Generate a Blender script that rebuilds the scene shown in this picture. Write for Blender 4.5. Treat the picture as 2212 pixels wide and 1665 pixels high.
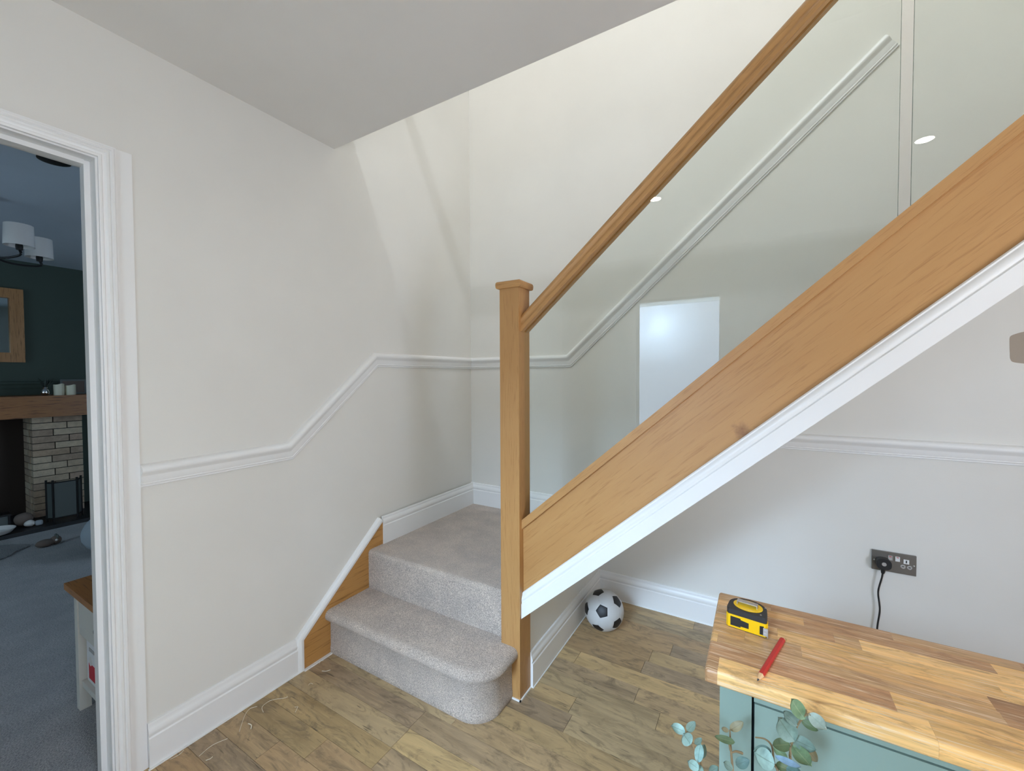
import bpy, bmesh, math, random
from mathutils import Vector, Matrix

random.seed(7)
scene = bpy.context.scene
for o in list(bpy.data.objects):
    bpy.data.objects.remove(o)
COL = scene.collection
PI = math.pi

# ------------------------------------------------------------------ camera
cam_data = bpy.data.cameras.new('camera')
cam_data.sensor_fit = 'HORIZONTAL'
cam_data.sensor_width = 36.0
cam_data.lens = 905.17 / 2212.0 * 36.0
cam_data.clip_start = 0.02
cam = bpy.data.objects.new('camera', cam_data)
COL.objects.link(cam)
M = Matrix(((0.859483, -0.009199, 0.511081, 1.76634),
            (0.511145, 0.024079, -0.859157, -2.4011),
            (-0.004403, 0.999668, 0.025397, 1.31676),
            (0, 0, 0, 1)))
cam.matrix_world = M
scene.camera = cam

# ------------------------------------------------------------------ world, lights, exposure
world = bpy.data.worlds.new('world')
scene.world = world
world.use_nodes = True
bg = world.node_tree.nodes['Background']
bg.inputs[0].default_value = (0.62, 0.78, 1.0, 1)
bg.inputs[1].default_value = 5.0
scene.view_settings.view_transform = 'Standard'
scene.view_settings.look = 'None'
scene.view_settings.gamma = 1.0
scene.view_settings.use_curve_mapping = False
scene.view_settings.exposure = 0.24
scene.cycles.caustics_reflective = False
scene.cycles.caustics_refractive = False


def light(name, kind, loc, direction, energy, color, **kw):
    d = bpy.data.lights.new(name, kind)
    d.energy = energy
    d.color = color
    for k, v in kw.items():
        setattr(d, k, v)
    o = bpy.data.objects.new(name, d)
    COL.objects.link(o)
    o.location = loc
    o.rotation_euler = Vector(direction).to_track_quat('-Z', 'Y').to_euler()
    return o


HIGH_E, BLIND_E, STAIR_E, UP_E, DOWN_E, LIV_E = 545.0, 62.0, 106.0, 8.0, 340.0, 21.0
# added lamp for the daylight through the rear doorway, set high to stay unmirrored
light('high_doorway_fill', 'AREA', (1.0, -6.30, 3.05), (0, 1, -0.25), HIGH_E, (0.52, 0.735, 1.0),
      shape='RECTANGLE', size=1.8, size_y=1.2)
# lamp added behind the white blind for the bright patch mirrored in the glass
light('blind_back_lamp', 'AREA', (0.36, -6.63, 2.10), (0.0, 1, 0.0), BLIND_E, (0.60, 0.82, 1.0),
      shape='RECTANGLE', size=0.4, size_y=0.3)
# ceiling lamp over the upstairs landing, and a soft fill lamp added upstairs
light('landing_lamp', 'POINT', (1.5, -2.30, 5.65), (0, 0, -1), STAIR_E, (0.82, 0.89, 1.0),
      shadow_soft_size=0.02)
light('upstairs_fill', 'AREA', (4.1, -1.8, 4.6), (-1, 0.2, -0.4), UP_E, (0.95, 1.0, 0.72),
      shape='RECTANGLE', size=1.6, size_y=1.2)
# fill lamp added at the end wall of the hall, unseen on the right
light('hall_fill', 'AREA', (4.12, -2.5, 1.5), (-1, 0.12, 0.7), 24.0, (1.0, 0.82, 0.55),
      shape='RECTANGLE', size=1.3, size_y=1.2)
# second fill lamp added at the same end wall, low and cool
light('hall_low_fill', 'AREA', (4.12, -2.3, 0.95), (-1, 0.30, 0.0), 44.0, (0.54, 0.70, 1.0),
      shape='RECTANGLE', size=1.0, size_y=1.5)
# window of the living room, out of view
light('living_room_window', 'AREA', (-2.0, -4.9, 1.35), (0, 1, 0.0), LIV_E, (0.58, 0.80, 0.98),
      shape='RECTANGLE', size=1.6, size_y=1.1)


# ------------------------------------------------------------------ materials
def srgb(r, g, b):
    f = lambda c: c / 12.92 if c <= 0.04045 else ((c + 0.055) / 1.055) ** 2.4
    return (f(r / 255), f(g / 255), f(b / 255), 1)


def new_mat(name, col=(0.8, 0.8, 0.8, 1), rough=0.5, metal=0.0):
    m = bpy.data.materials.new(name)
    m.use_nodes = True
    b = m.node_tree.nodes['Principled BSDF']
    b.inputs['Base Color'].default_value = col
    b.inputs['Roughness'].default_value = rough
    b.inputs['Metallic'].default_value = metal
    return m, m.node_tree, b


def add_bump(nt, b, height, strength=0.2, dist=0.002):
    n = nt.nodes.new('ShaderNodeBump')
    n.inputs['Strength'].default_value = strength
    n.inputs['Distance'].default_value = dist
    nt.links.new(height, n.inputs['Height'])
    nt.links.new(n.outputs[0], b.inputs['Normal'])


def noise(nt, vec, scale, detail=4, rough=0.55, dist=0.0):
    n = nt.nodes.new('ShaderNodeTexNoise')
    n.inputs['Scale'].default_value = scale
    n.inputs['Detail'].default_value = detail
    n.inputs['Roughness'].default_value = rough
    n.inputs['Distortion'].default_value = dist
    if vec is not None:
        nt.links.new(vec, n.inputs['Vector'])
    return n.outputs['Fac']


def ramp(nt, fac, stops):
    n = nt.nodes.new('ShaderNodeValToRGB')
    e = n.color_ramp.elements
    while len(e) > 1:
        e.remove(e[-1])
    e[0].position, e[0].color = stops[0]
    for p, c in stops[1:]:
        k = e.new(p)
        k.color = c
    nt.links.new(fac, n.inputs[0])
    return n.outputs[0]


def mix(nt, fac, a, b, mode='MIX'):
    n = nt.nodes.new('ShaderNodeMix')
    n.data_type = 'RGBA'
    n.blend_type = mode
    for sock, v in ((n.inputs[0], fac), (n.inputs[6], a), (n.inputs[7], b)):
        if hasattr(v, 'is_linked'):
            nt.links.new(v, sock)
        else:
            sock.default_value = v
    return n.outputs[2]


def mapped(nt, rot=(0, 0, 0), scale=(1, 1, 1), rnd=False, coord='Object'):
    tc = nt.nodes.new('ShaderNodeTexCoord').outputs[coord]
    if rnd:
        oi = nt.nodes.new('ShaderNodeObjectInfo')
        mul = nt.nodes.new('ShaderNodeMath')
        mul.operation = 'MULTIPLY'
        mul.inputs[1].default_value = 37.0
        nt.links.new(oi.outputs['Random'], mul.inputs[0])
        ad = nt.nodes.new('ShaderNodeVectorMath')
        ad.operation = 'ADD'
        nt.links.new(tc, ad.inputs[0])
        nt.links.new(mul.outputs[0], ad.inputs[1])
        tc = ad.outputs[0]
    a = nt.nodes.new('ShaderNodeMapping')
    a.inputs['Rotation'].default_value = rot
    nt.links.new(tc, a.inputs['Vector'])
    b = nt.nodes.new('ShaderNodeMapping')
    b.inputs['Scale'].default_value = scale
    nt.links.new(a.outputs[0], b.inputs['Vector'])
    return b.outputs[0]


def wall_mat(name, col, rough=0.75):
    m, nt, b = new_mat(name, col, rough)
    v = mapped(nt)
    n = noise(nt, v, 2.0, 3)
    c2 = tuple(x * 0.96 for x in col[:3]) + (1,)
    nt.links.new(ramp(nt, n, [(0.35, c2), (0.65, col)]), b.inputs['Base Color'])
    add_bump(nt, b, noise(nt, v, 240, 3), 0.10, 0.0015)
    return m


def wood(name, cols, grain_axis='X', angle=0.0, scale=1.0, rough=0.42, knot=None, rnd=False):
    """cols: dark pore, mid, light.  The grain runs along the x axis of the rotated object space."""
    m, nt, b = new_mat(name, cols[1], rough)
    rot = {'X': (0, angle, 0), 'Z': (0, PI / 2, 0), 'Y': (0, 0, PI / 2)}[grain_axis]
    v = mapped(nt, rot, (1.6 * scale, 14 * scale, 14 * scale), rnd)
    big = noise(nt, v, 1.1, 5, 0.6, 0.6)
    v2 = mapped(nt, rot, (9 * scale, 170 * scale, 170 * scale), rnd)
    fine = noise(nt, v2, 1.0, 3, 0.6)
    c = ramp(nt, big, [(0.25, cols[1]), (0.5, tuple((cols[1][i] + cols[2][i]) / 2 for i in range(3)) + (1,)), (0.75, cols[2])])
    pores = ramp(nt, fine, [(0.30, (1, 1, 1, 1)), (0.46, (0, 0, 0, 1))])
    c = mix(nt, pores, c, cols[0])
    if knot:
        tc = nt.nodes.new('ShaderNodeTexCoord').outputs['Object']
        wv = nt.nodes.new('ShaderNodeTexNoise')
        wv.inputs['Scale'].default_value = 38
        wv.inputs['Detail'].default_value = 5
        nt.links.new(tc, wv.inputs['Vector'])
        sub = nt.nodes.new('ShaderNodeVectorMath'); sub.operation = 'SUBTRACT'
        nt.links.new(tc, sub.inputs[0]); sub.inputs[1].default_value = knot[0]
        ln = nt.nodes.new('ShaderNodeVectorMath'); ln.operation = 'LENGTH'
        nt.links.new(sub.outputs[0], ln.inputs[0])
        ad = nt.nodes.new('ShaderNodeMath'); ad.operation = 'MULTIPLY_ADD'
        nt.links.new(wv.outputs['Fac'], ad.inputs[0]); ad.inputs[1].default_value = 0.09
        nt.links.new(ln.outputs['Value'], ad.inputs[2])
        k = ramp(nt, ad.outputs[0], [(0.042, (1, 1, 1, 1)), (0.08, (0, 0, 0, 1))])
        c = mix(nt, k, c, knot[1])
    nt.links.new(c, b.inputs['Base Color'])
    add_bump(nt, b, fine, 0.12, 0.0008)
    return m


def tinted_wood(name, axis_scale, rough, streak, streak_col, dark, dark_col, tick):
    """Wood whose base hue is the object's own colour; grain along x."""
    m, nt, b = new_mat(name, (0.5, 0.35, 0.2, 1), rough)
    oi = nt.nodes.new('ShaderNodeObjectInfo')
    base = oi.outputs['Color']
    v = mapped(nt, (0, 0, 0), axis_scale, True)
    n1 = noise(nt, v, 1.0, 6, 0.62, 1.0)
    d = ramp(nt, n1, [(0.28, (0.66, 0.64, 0.62, 1)), (0.5, (1, 1, 1, 1)), (0.72, (1.2, 1.18, 1.14, 1))])
    c = mix(nt, 1.0, base, d, 'MULTIPLY')
    v2 = mapped(nt, (0, 0, 0), (axis_scale[0] * 4, axis_scale[1] * 9, axis_scale[2] * 9), True)
    n2 = noise(nt, v2, 1.0, 3, 0.6)
    st = ramp(nt, n2, [(0.54, (0, 0, 0, 1)), (0.68, (streak, streak, streak, 1))])
    c = mix(nt, st, c, streak_col)
    v3 = mapped(nt, (0, 0, 0), (axis_scale[0] * 2.2, axis_scale[1] * 0.9, axis_scale[2] * 0.9), True)
    n3 = noise(nt, v3, 1.0, 7, 0.7, 2.2)
    dk = ramp(nt, n3, [(0.36, (dark, dark, dark, 1)), (0.50, (0, 0, 0, 1))])
    c = mix(nt, dk, c, dark_col)
    v4 = mapped(nt, (0, 0, 0), (axis_scale[0] * 3.5, axis_scale[1] * 6.5, axis_scale[2] * 6.5), True)
    n4 = noise(nt, v4, 1.0, 2, 0.5)
    tk = ramp(nt, n4, [(0.27, (tick, tick, tick, 1)), (0.33, (0, 0, 0, 1))])
    c = mix(nt, tk, c, tuple(q * 0.55 for q in dark_col[:3]) + (1,))
    nt.links.new(c, b.inputs['Base Color'])
    add_bump(nt, b, n2, 0.12, 0.0008)
    return m


def carpet_mat(name, dark, mid, light, scale=330):
    m, nt, b = new_mat(name, mid, 0.95)
    v = mapped(nt)
    f = noise(nt, v, scale, 2, 0.7)
    g = noise(nt, v, 9, 4, 0.6)
    c = ramp(nt, f, [(0.30, dark), (0.5, mid), (0.70, light)])
    sh = ramp(nt, g, [(0.35, (0.86, 0.86, 0.87, 1)), (0.65, (1.06, 1.05, 1.04, 1))])
    nt.links.new(mix(nt, 1.0, c, sh, 'MULTIPLY'), b.inputs['Base Color'])
    b.inputs['Sheen Weight'].default_value = 0.25
    b.inputs['Sheen Roughness'].default_value = 0.6
    add_bump(nt, b, f, 0.9, 0.006)
    return m


MAT = {}
MAT['wall'] = wall_mat('wall_paint', (0.80, 0.775, 0.715, 1))
MAT['ceiling'] = wall_mat('ceiling_paint', (0.86, 0.83, 0.785, 1))
MAT['dark_wall'] = wall_mat('dark_green_paint', srgb(66, 80, 72))
MAT['blue_ceiling'] = wall_mat('living_ceiling_paint', (0.62, 0.70, 0.78, 1))
MAT['paint_patch'] = wall_mat('taupe_sample_paint', srgb(172, 158, 142))
MAT['trim'] = new_mat('white_satin_paint', (0.87, 0.86, 0.835, 1), 0.35)[0]
MAT['caulk'] = new_mat('white_caulk', (0.88, 0.87, 0.84, 1), 0.5)[0]
OAK = (srgb(170, 122, 71), srgb(181, 133, 80), srgb(192, 146, 91))
SLOPE = math.atan(0.8828)
MAT['oak_v'] = wood('oak_vertical', OAK, 'Z', scale=1.3)
MAT['oak_s'] = wood('oak_string', OAK, 'X', SLOPE, 1.0, knot=((1.219, -0.43, 1.139), srgb(136, 92, 56)))
MAT['oak_r'] = wood('oak_rail', OAK, 'X', SLOPE, 1.6)
OAKD = (srgb(155, 111, 64), srgb(181, 133, 79), srgb(198, 150, 94))
MAT['oak_h'] = wood('oak_handrail', OAKD, 'X', SLOPE, 1.6)
MAT['oak_wall'] = wood('oak_wall_string', (srgb(150, 104, 52), srgb(186, 134, 72), srgb(196, 146, 84)), 'Y', scale=0.9)
MAT['oak_dark'] = wood('oak_mantel', (srgb(84, 50, 24), srgb(140, 90, 48), srgb(165, 112, 62)), 'Y', scale=0.8)
MAT['oak_frame'] = wood('oak_frame', (srgb(110, 74, 40), srgb(160, 112, 64), srgb(180, 132, 82)), 'Z', scale=1.0)
MAT['oak_top'] = wood('oak_table_top', (srgb(104, 64, 28), srgb(160, 104, 52), srgb(180, 124, 66)), 'X', scale=1.0)
MAT['plank'] = tinted_wood('floor_plank_wood', (2.6, 17, 17), 0.42, 0.32, srgb(206, 176, 128), 0.60, srgb(104, 89, 69), 0.8)
MAT['stave'] = tinted_wood('worktop_wood', (3.0, 40, 40), 0.38, 0.80, srgb(238, 214, 182), 0.50, srgb(140, 98, 64), 0.45)
MAT['gap'] = new_mat('dark_joint', srgb(58, 48, 40), 0.8)[0]
MAT['carpet'] = carpet_mat('stair_carpet', srgb(138, 123, 113), srgb(205, 187, 171), srgb(250, 236, 221), 330)
MAT['carpet2'] = carpet_mat('living_carpet', srgb(122, 124, 128), srgb(164, 166, 168), srgb(190, 190, 190), 160)
MAT['sage'] = new_mat('sage_green_paint', srgb(135, 157, 146), 0.4)[0]
MAT['black_gap'] = new_mat('shadow_gap', (0.012, 0.02, 0.022, 1), 0.8)[0]
MAT['black'] = new_mat('black_plastic', (0.012, 0.012, 0.013, 1), 0.5)[0]
MAT['rubber'] = new_mat('black_rubber', (0.028, 0.028, 0.03, 1), 0.6)[0]
MAT['yellow'] = new_mat('yellow_plastic', srgb(250, 200, 10), 0.35)[0]
MAT['steel'] = new_mat('steel', (0.55, 0.54, 0.53, 1), 0.42, 1.0)[0]
MAT['nickel'] = new_mat('brushed_nickel', (0.30, 0.275, 0.25, 1), 0.38, 0.85)[0]
MAT['white_plastic'] = new_mat('white_plastic', (0.8, 0.8, 0.78, 1), 0.35)[0]
MAT['grey_plastic'] = new_mat('grey_plastic', (0.42, 0.40, 0.38, 1), 0.4)[0]
MAT['red'] = new_mat('red_lacquer', srgb(190, 34, 28), 0.28)[0]
MAT['pale_wood'] = new_mat('pale_pencil_wood', srgb(226, 184, 136), 0.6)[0]
MAT['graphite'] = new_mat('graphite', (0.05, 0.05, 0.055, 1), 0.4)[0]
MAT['ball_white'] = new_mat('ball_white', (0.58, 0.57, 0.55, 1), 0.38)[0]
MAT['ball_grey'] = new_mat('ball_valve', (0.38, 0.38, 0.37, 1), 0.5)[0]
MAT['thread'] = new_mat('pale_thread', srgb(236, 226, 204), 0.8)[0]
MAT['stem'] = new_mat('brown_stem', srgb(140, 118, 84), 0.7)[0]
MAT['ceramic'] = new_mat('white_ceramic', (0.75, 0.74, 0.71, 1), 0.3)[0]
MAT['shade'] = new_mat('pale_lampshade', (0.72, 0.72, 0.70, 1), 0.8)[0]
MAT['iron'] = new_mat('black_iron', (0.015, 0.016, 0.017, 1), 0.45, 0.4)[0]
MAT['slate'] = new_mat('black_slate', (0.016, 0.019, 0.022, 1), 0.45)[0]
MAT['candle'] = new_mat('cream_wax', srgb(226, 224, 200), 0.5)[0]
MAT['chrome'] = new_mat('silver', (0.8, 0.8, 0.8, 1), 0.12, 1.0)[0]
MAT['dark_leaf'] = new_mat('black_green_leaf', srgb(30, 44, 36), 0.5)[0]
_m, _nt, _bb = new_mat('white_blind', (0.85, 0.87, 0.9, 1), 0.8)
_t = _nt.nodes.new('ShaderNodeBsdfTranslucent')
_t.inputs[0].default_value = (0.85, 0.87, 0.9, 1)
_nt.links.new(_t.outputs[0], _nt.nodes['Material Output'].inputs['Surface'])
MAT['blind'] = _m
MAT['mirror'] = new_mat('mirror_glass', (0.55, 0.6, 0.58, 1), 0.04, 1.0)[0]
MAT['mortar'] = new_mat('dark_mortar', srgb(60, 54, 48), 0.9)[0]
MAT['soot'] = new_mat('sooty_brick', srgb(48, 38, 32), 0.9)[0]
MAT['mesh'] = new_mat('grey_mesh_panel', srgb(88, 96, 94), 0.5)[0]
MAT['cream_paint'] = new_mat('cream_paint', srgb(218, 214, 204), 0.5)[0]
MAT['fabric'] = new_mat('blue_grey_fabric', srgb(168, 178, 186), 0.9)[0]
MAT['card'] = new_mat('white_card', (0.8, 0.8, 0.8, 1), 0.6)[0]
MAT['red_print'] = new_mat('red_print', srgb(200, 30, 48), 0.6)[0]
MAT['brown_soft'] = new_mat('brown_plush', srgb(112, 100, 92), 0.95)[0]
MAT['emit'] = new_mat('lamp_disc', (1, 1, 1, 1), 0.5)[0]
_b = MAT['emit'].node_tree.nodes['Principled BSDF']
_b.inputs['Emission Color'].default_value = (1, 0.95, 0.88, 1)
_b.inputs['Emission Strength'].default_value = 60.0


def brick_mat():
    m, nt, b = new_mat('pale_stone_brick', (0.5, 0.45, 0.4, 1), 0.9)
    oi = nt.nodes.new('ShaderNodeObjectInfo')
    v = mapped(nt, rnd=True)
    n = noise(nt, v, 22, 5, 0.65)
    d = ramp(nt, n, [(0.3, (0.78, 0.76, 0.74, 1)), (0.7, (1.12, 1.1, 1.06, 1))])
    nt.links.new(mix(nt, 1.0, oi.outputs['Color'], d, 'MULTIPLY'), b.inputs['Base Color'])
    add_bump(nt, b, noise(nt, v, 60, 4), 0.5, 0.006)
    return m


MAT['brick'] = brick_mat()


def glass_mat():
    m, nt, b = new_mat('clear_glass', (0.93, 0.965, 0.95, 1), 0.0)
    nt.nodes.remove(b)
    out = nt.nodes['Material Output']
    tr = nt.nodes.new('ShaderNodeBsdfTransparent')
    tr.inputs[0].default_value = (0.964, 0.988, 0.977, 1)
    gl = nt.nodes.new('ShaderNodeBsdfGlossy')
    gl.inputs['Roughness'].default_value = 0.0
    fr = nt.nodes.new('ShaderNodeFresnel')
    fr.inputs['IOR'].default_value = 1.5
    ms = nt.nodes.new('ShaderNodeMixShader')
    ge = nt.nodes.new('ShaderNodeNewGeometry')
    inv = nt.nodes.new('ShaderNodeMath'); inv.operation = 'SUBTRACT'
    inv.inputs[0].default_value = 1.0
    nt.links.new(ge.outputs['Backfacing'], inv.inputs[1])
    mu = nt.nodes.new('ShaderNodeMath'); mu.operation = 'MULTIPLY'
    nt.links.new(inv.outputs[0], mu.inputs[0])
    nt.links.new(fr.outputs[0], mu.inputs[1])
    m2 = nt.nodes.new('ShaderNodeMath'); m2.operation = 'MULTIPLY'
    nt.links.new(mu.outputs[0], m2.inputs[0])
    m2.inputs[1].default_value = 1.8
    m2.use_clamp = True
    nt.links.new(m2.outputs[0], ms.inputs[0])
    nt.links.new(tr.outputs[0], ms.inputs[1])
    nt.links.new(gl.outputs[0], ms.inputs[2])
    nt.links.new(ms.outputs[0], out.inputs['Surface'])
    return m


MAT['glass'] = glass_mat()
MAT['glass_edge'] = new_mat('green_glass_edge', srgb(118, 134, 126), 0.25)[0]


def leaf_mat(name, top, vein):
    m, nt, b = new_mat(name, top, 0.55)
    v = mapped(nt)
    n = noise(nt, v, 90, 4, 0.6)
    c2 = tuple(x * 0.72 for x in top[:3]) + (1,)
    c = ramp(nt, n, [(0.3, c2), (0.65, top)])
    uv = nt.nodes.new('ShaderNodeTexCoord').outputs['UV']
    sp = nt.nodes.new('ShaderNodeSeparateXYZ')
    nt.links.new(uv, sp.inputs[0])
    k = ramp(nt, sp.outputs['Y'], [(0.46, (0, 0, 0, 1)), (0.5, (0.8, 0.8, 0.8, 1)), (0.54, (0, 0, 0, 1))])
    nt.links.new(mix(nt, k, c, vein), b.inputs['Base Color'])
    return m


LEAFM = [leaf_mat('leaf_blue_green', srgb(156, 192, 184), srgb(88, 115, 94)),
         leaf_mat('leaf_grey_green', srgb(125, 149, 135), srgb(88, 105, 87)),
         leaf_mat('leaf_fresh_green', srgb(131, 159, 118), srgb(172, 181, 141)),
         leaf_mat('leaf_dark_olive', srgb(96, 115, 77), srgb(127, 134, 94)),
         leaf_mat('leaf_tan_olive', srgb(154, 145, 111), srgb(117, 105, 75)),
         leaf_mat('leaf_teal', srgb(102, 132, 124), srgb(78, 99, 87)),
         leaf_mat('leaf_pale', srgb(190, 203, 188), srgb(152, 168, 146)),
         leaf_mat('leaf_ice_blue', srgb(147, 174, 194), srgb(117, 143, 151))]


# ------------------------------------------------------------------ mesh helpers (world coordinates in, local mesh out)
def world_loc(o):
    v = Vector((0, 0, 0))
    while o:
        v = v + o.location
        o = o.parent
    return v


def link_mesh(name, verts, faces, mat, parent=None, loc=None, smooth=False, bevel=0.0, mats=None, seg=2):
    verts = [Vector(v) for v in verts]
    if loc is None:
        if parent is not None:
            loc = world_loc(parent)
        else:
            lo = [min(v[i] for v in verts) for i in range(3)]
            hi = [max(v[i] for v in verts) for i in range(3)]
            loc = Vector(((lo[0] + hi[0]) / 2, (lo[1] + hi[1]) / 2, lo[2]))
    loc = Vector(loc)
    me = bpy.data.meshes.new(name)
    bm = bmesh.new()
    bv = [bm.verts.new(v - loc) for v in verts]
    for i, f in enumerate(faces):
        try:
            bm.faces.new([bv[k] for k in f])
        except ValueError:
            pass
    if bevel > 0:
        bmesh.ops.bevel(bm, geom=[e for e in bm.edges if len(e.link_faces) == 2 and e.calc_face_angle(0) > 0.6],
                        offset=bevel, segments=seg, affect='EDGES', profile=0.6)
    bmesh.ops.recalc_face_normals(bm, faces=bm.faces)
    bm.to_mesh(me)
    bm.free()
    if mats:
        for x in mats:
            me.materials.append(x)
    else:
        me.materials.append(mat)
    if smooth:
        for p in me.polygons:
            p.use_smooth = True
        try:
            me.set_sharp_from_angle(angle=math.radians(40))
        except Exception:
            pass
    o = bpy.data.objects.new(name, me)
    COL.objects.link(o)
    if parent is not None:
        o.parent = parent
        o.location = loc - world_loc(parent)
    else:
        o.location = loc
    return o


def box_geo(x0, x1, y0, y1, z0, z1):
    v = [(x, y, z) for x in (x0, x1) for y in (y0, y1) for z in (z0, z1)]
    f = [(0, 1, 3, 2), (4, 6, 7, 5), (0, 4, 5, 1), (2, 3, 7, 6), (0, 2, 6, 4), (1, 5, 7, 3)]
    return v, f


def boxes_geo(lst):
    V, F = [], []
    for b in lst:
        v, f = box_geo(*b)
        n = len(V)
        V += v
        F += [tuple(i + n for i in q) for q in f]
    return V, F


def box(name, b, mat, parent=None, bevel=0.0, loc=None, smooth=False):
    v, f = box_geo(*b)
    return link_mesh(name, v, f, mat, parent, loc, smooth or bevel > 0, bevel)


def boxes(name, lst, mat, parent=None, loc=None):
    v, f = boxes_geo(lst)
    return link_mesh(name, v, f, mat, parent, loc)


def prism_geo(poly, a, b):
    """poly: list of 3D points; extruded by vector from a to b offsets"""
    n = len(poly)
    a, b = Vector(a), Vector(b)
    V = [Vector(p) + a for p in poly] + [Vector(p) + b for p in poly]
    F = [tuple(range(n)), tuple(range(2 * n - 1, n - 1, -1))]
    F += [(i, (i + 1) % n, n + (i + 1) % n, n + i) for i in range(n)]
    return V, F


def tube_geo(path, r, sides=8, caps=True):
    path = [Vector(p) for p in path]
    rs = r if isinstance(r, (list, tuple)) else [r] * len(path)
    V, F = [], []
    up = Vector((0.13, 0.21, 1)).normalized()
    for i, p in enumerate(path):
        t = (path[min(i + 1, len(path) - 1)] - path[max(i - 1, 0)])
        if t.length < 1e-9:
            t = Vector((0, 0, 1))
        t.normalize()
        a = t.cross(up)
        if a.length < 1e-3:
            a = t.cross(Vector((1, 0, 0)))
        a.normalize()
        b = t.cross(a)
        for k in range(sides):
            th = 2 * PI * k / sides
            V.append(p + (a * math.cos(th) + b * math.sin(th)) * rs[i])
    for i in range(len(path) - 1):
        for k in range(sides):
            k2 = (k + 1) % sides
            F.append((i * sides + k, i * sides + k2, (i + 1) * sides + k2, (i + 1) * sides + k))
    if caps:
        F.append(tuple(range(sides - 1, -1, -1)))
        F.append(tuple(range((len(path) - 1) * sides, len(path) * sides)))
    return V, F


def smooth_path(pts, n=6):
    pts = [Vector(p) for p in pts]
    out = []
    for i in range(len(pts) - 1):
        p0, p1, p2, p3 = pts[max(i - 1, 0)], pts[i], pts[i + 1], pts[min(i + 2, len(pts) - 1)]
        for k in range(n):
            t = k / n
            out.append(0.5 * ((2 * p1) + (p2 - p0) * t + (2 * p0 - 5 * p1 + 4 * p2 - p3) * t * t + (3 * p1 - p0 - 3 * p2 + p3) * t ** 3))
    out.append(pts[-1])
    return out


def lathe_geo(prof, cx, cy, z0, n=24, caps=True):
    V, F = [], []
    for (r, z) in prof:
        for k in range(n):
            th = 2 * PI * k / n
            V.append((cx + r * math.cos(th), cy + r * math.sin(th), z0 + z))
    for i in range(len(prof) - 1):
        for k in range(n):
            k2 = (k + 1) % n
            F.append((i * n + k, i * n + k2, (i + 1) * n + k2, (i + 1) * n + k))
    if not caps:
        return V, F
    if prof[0][0] > 1e-4:
        F.append(tuple(range(n - 1, -1, -1)))
    if prof[-1][0] > 1e-4:
        F.append(tuple(range((len(prof) - 1) * n, len(prof) * n)))
    return V, F


def sweep(name, origin, uax, nax, path, prof, mat, parent=None, caps=True, up=Vector((0, 0, 1)), vert=False):
    """Moulding: profile points (d out of the wall, h across the path) along a path (u, z) in a wall plane, mitred."""
    origin, uax, nax = Vector(origin), Vector(uax), Vector(nax)
    P = [Vector((a, b)) for a, b in path]
    V, F = [], []
    m = len(prof)
    for i, p in enumerate(P):
        def nrm(a, b):
            d = (b - a).normalized()
            n = Vector((-d.y, d.x))
            if n.y < -1e-6:
                n = -n
            return n
        if i == 0:
            mv = nrm(P[0], P[1])
        elif i == len(P) - 1:
            mv = nrm(P[-2], P[-1])
        else:
            n1, n2 = nrm(P[i - 1], p), nrm(p, P[i + 1])
            mv = (n1 + n2) / (1 + n1.dot(n2))
        if vert and i in (0, len(P) - 1):
            mv = Vector((0, 1 / mv.y))
        for (d, h) in prof:
            q = p + mv * h
            V.append(origin + uax * q.x + up * q.y + nax * d)
    for i in range(len(P) - 1):
        for k in range(m):
            k2 = (k + 1) % m
            F.append((i * m + k, i * m + k2, (i + 1) * m + k2, (i + 1) * m + k))
    if caps:
        F.append(tuple(range(m)))
        F.append(tuple(range(len(P) * m - 1, (len(P) - 1) * m - 1, -1)))
    return link_mesh(name, V, F, mat, parent, smooth=True)


def thing(name, label, cat, loc, group=None):
    o = bpy.data.objects.new(name, None)
    o.empty_display_size = 0.05
    COL.objects.link(o)
    o.location = loc
    return tag(o, label, cat, group)


def tag(o, label, cat, group=None):
    o['label'] = label
    o['category'] = cat
    if group:
        o['group'] = group
    return o


def struct(o):
    o['kind'] = 'structure'
    return o


# ------------------------------------------------------------------ the room
T = 0.12          # wall thickness
DL, DR, DH = -2.72, -1.934, 1.988      # doorway to the living room in the left wall
XR, YF, ZT = 4.2, -3.43, 6.0
struct(boxes('wall_left', [(-T, 0, DR + 0.022, 0, 0, ZT), (-T, 0, YF, DL - 0.022, 0, ZT), (-T, 0, DL - 0.022, DR + 0.022, DH + 0.022, ZT)], MAT['wall']))
wb = struct(box('wall_back', (-T, XR + T, 0, T, 0, ZT), MAT['wall']))
FX0, FX1, FH = 0.753, 1.455, 2.0        # doorway behind the camera
struct(boxes('wall_front', [(-T, FX0, YF - T, YF, 0, ZT), (FX1, XR + T, YF - T, YF, 0, ZT), (FX0, FX1, YF - T, YF, FH, ZT)], MAT['wall']))
struct(box('wall_right', (XR, XR + T, YF, 0, 0, ZT), MAT['wall']))
YC = -1.0858
struct(box('ceiling', (0, XR, YF, YC, 2.4, 2.75), MAT['ceiling']))
struct(box('ceiling', (-T, XR + T, YF - T, T, ZT, ZT + 0.1), MAT['ceiling']))
# flat painted sample patch on the back wall
pp = []
for k in range(40):
    th = 2 * PI * k / 40
    cxx, czz = 2.745, 1.412
    sx, sz = 0.147, 0.062
    c, s = math.cos(th), math.sin(th)
    e = 0.28
    pp.append((cxx + sx * math.copysign(abs(c) ** e, c) * (1 + 0.012 * math.sin(5 * th)), -0.0004, czz + sz * math.copysign(abs(s) ** e, s) * (1 + 0.03 * math.sin(4 * th + 1))))
V, F = prism_geo(pp, (0, 0, 0), (0, 0.0008, 0))
link_mesh('paint_patch', V, F, MAT['paint_patch'], wb)['label'] = 'taupe paint test patch'

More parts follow.
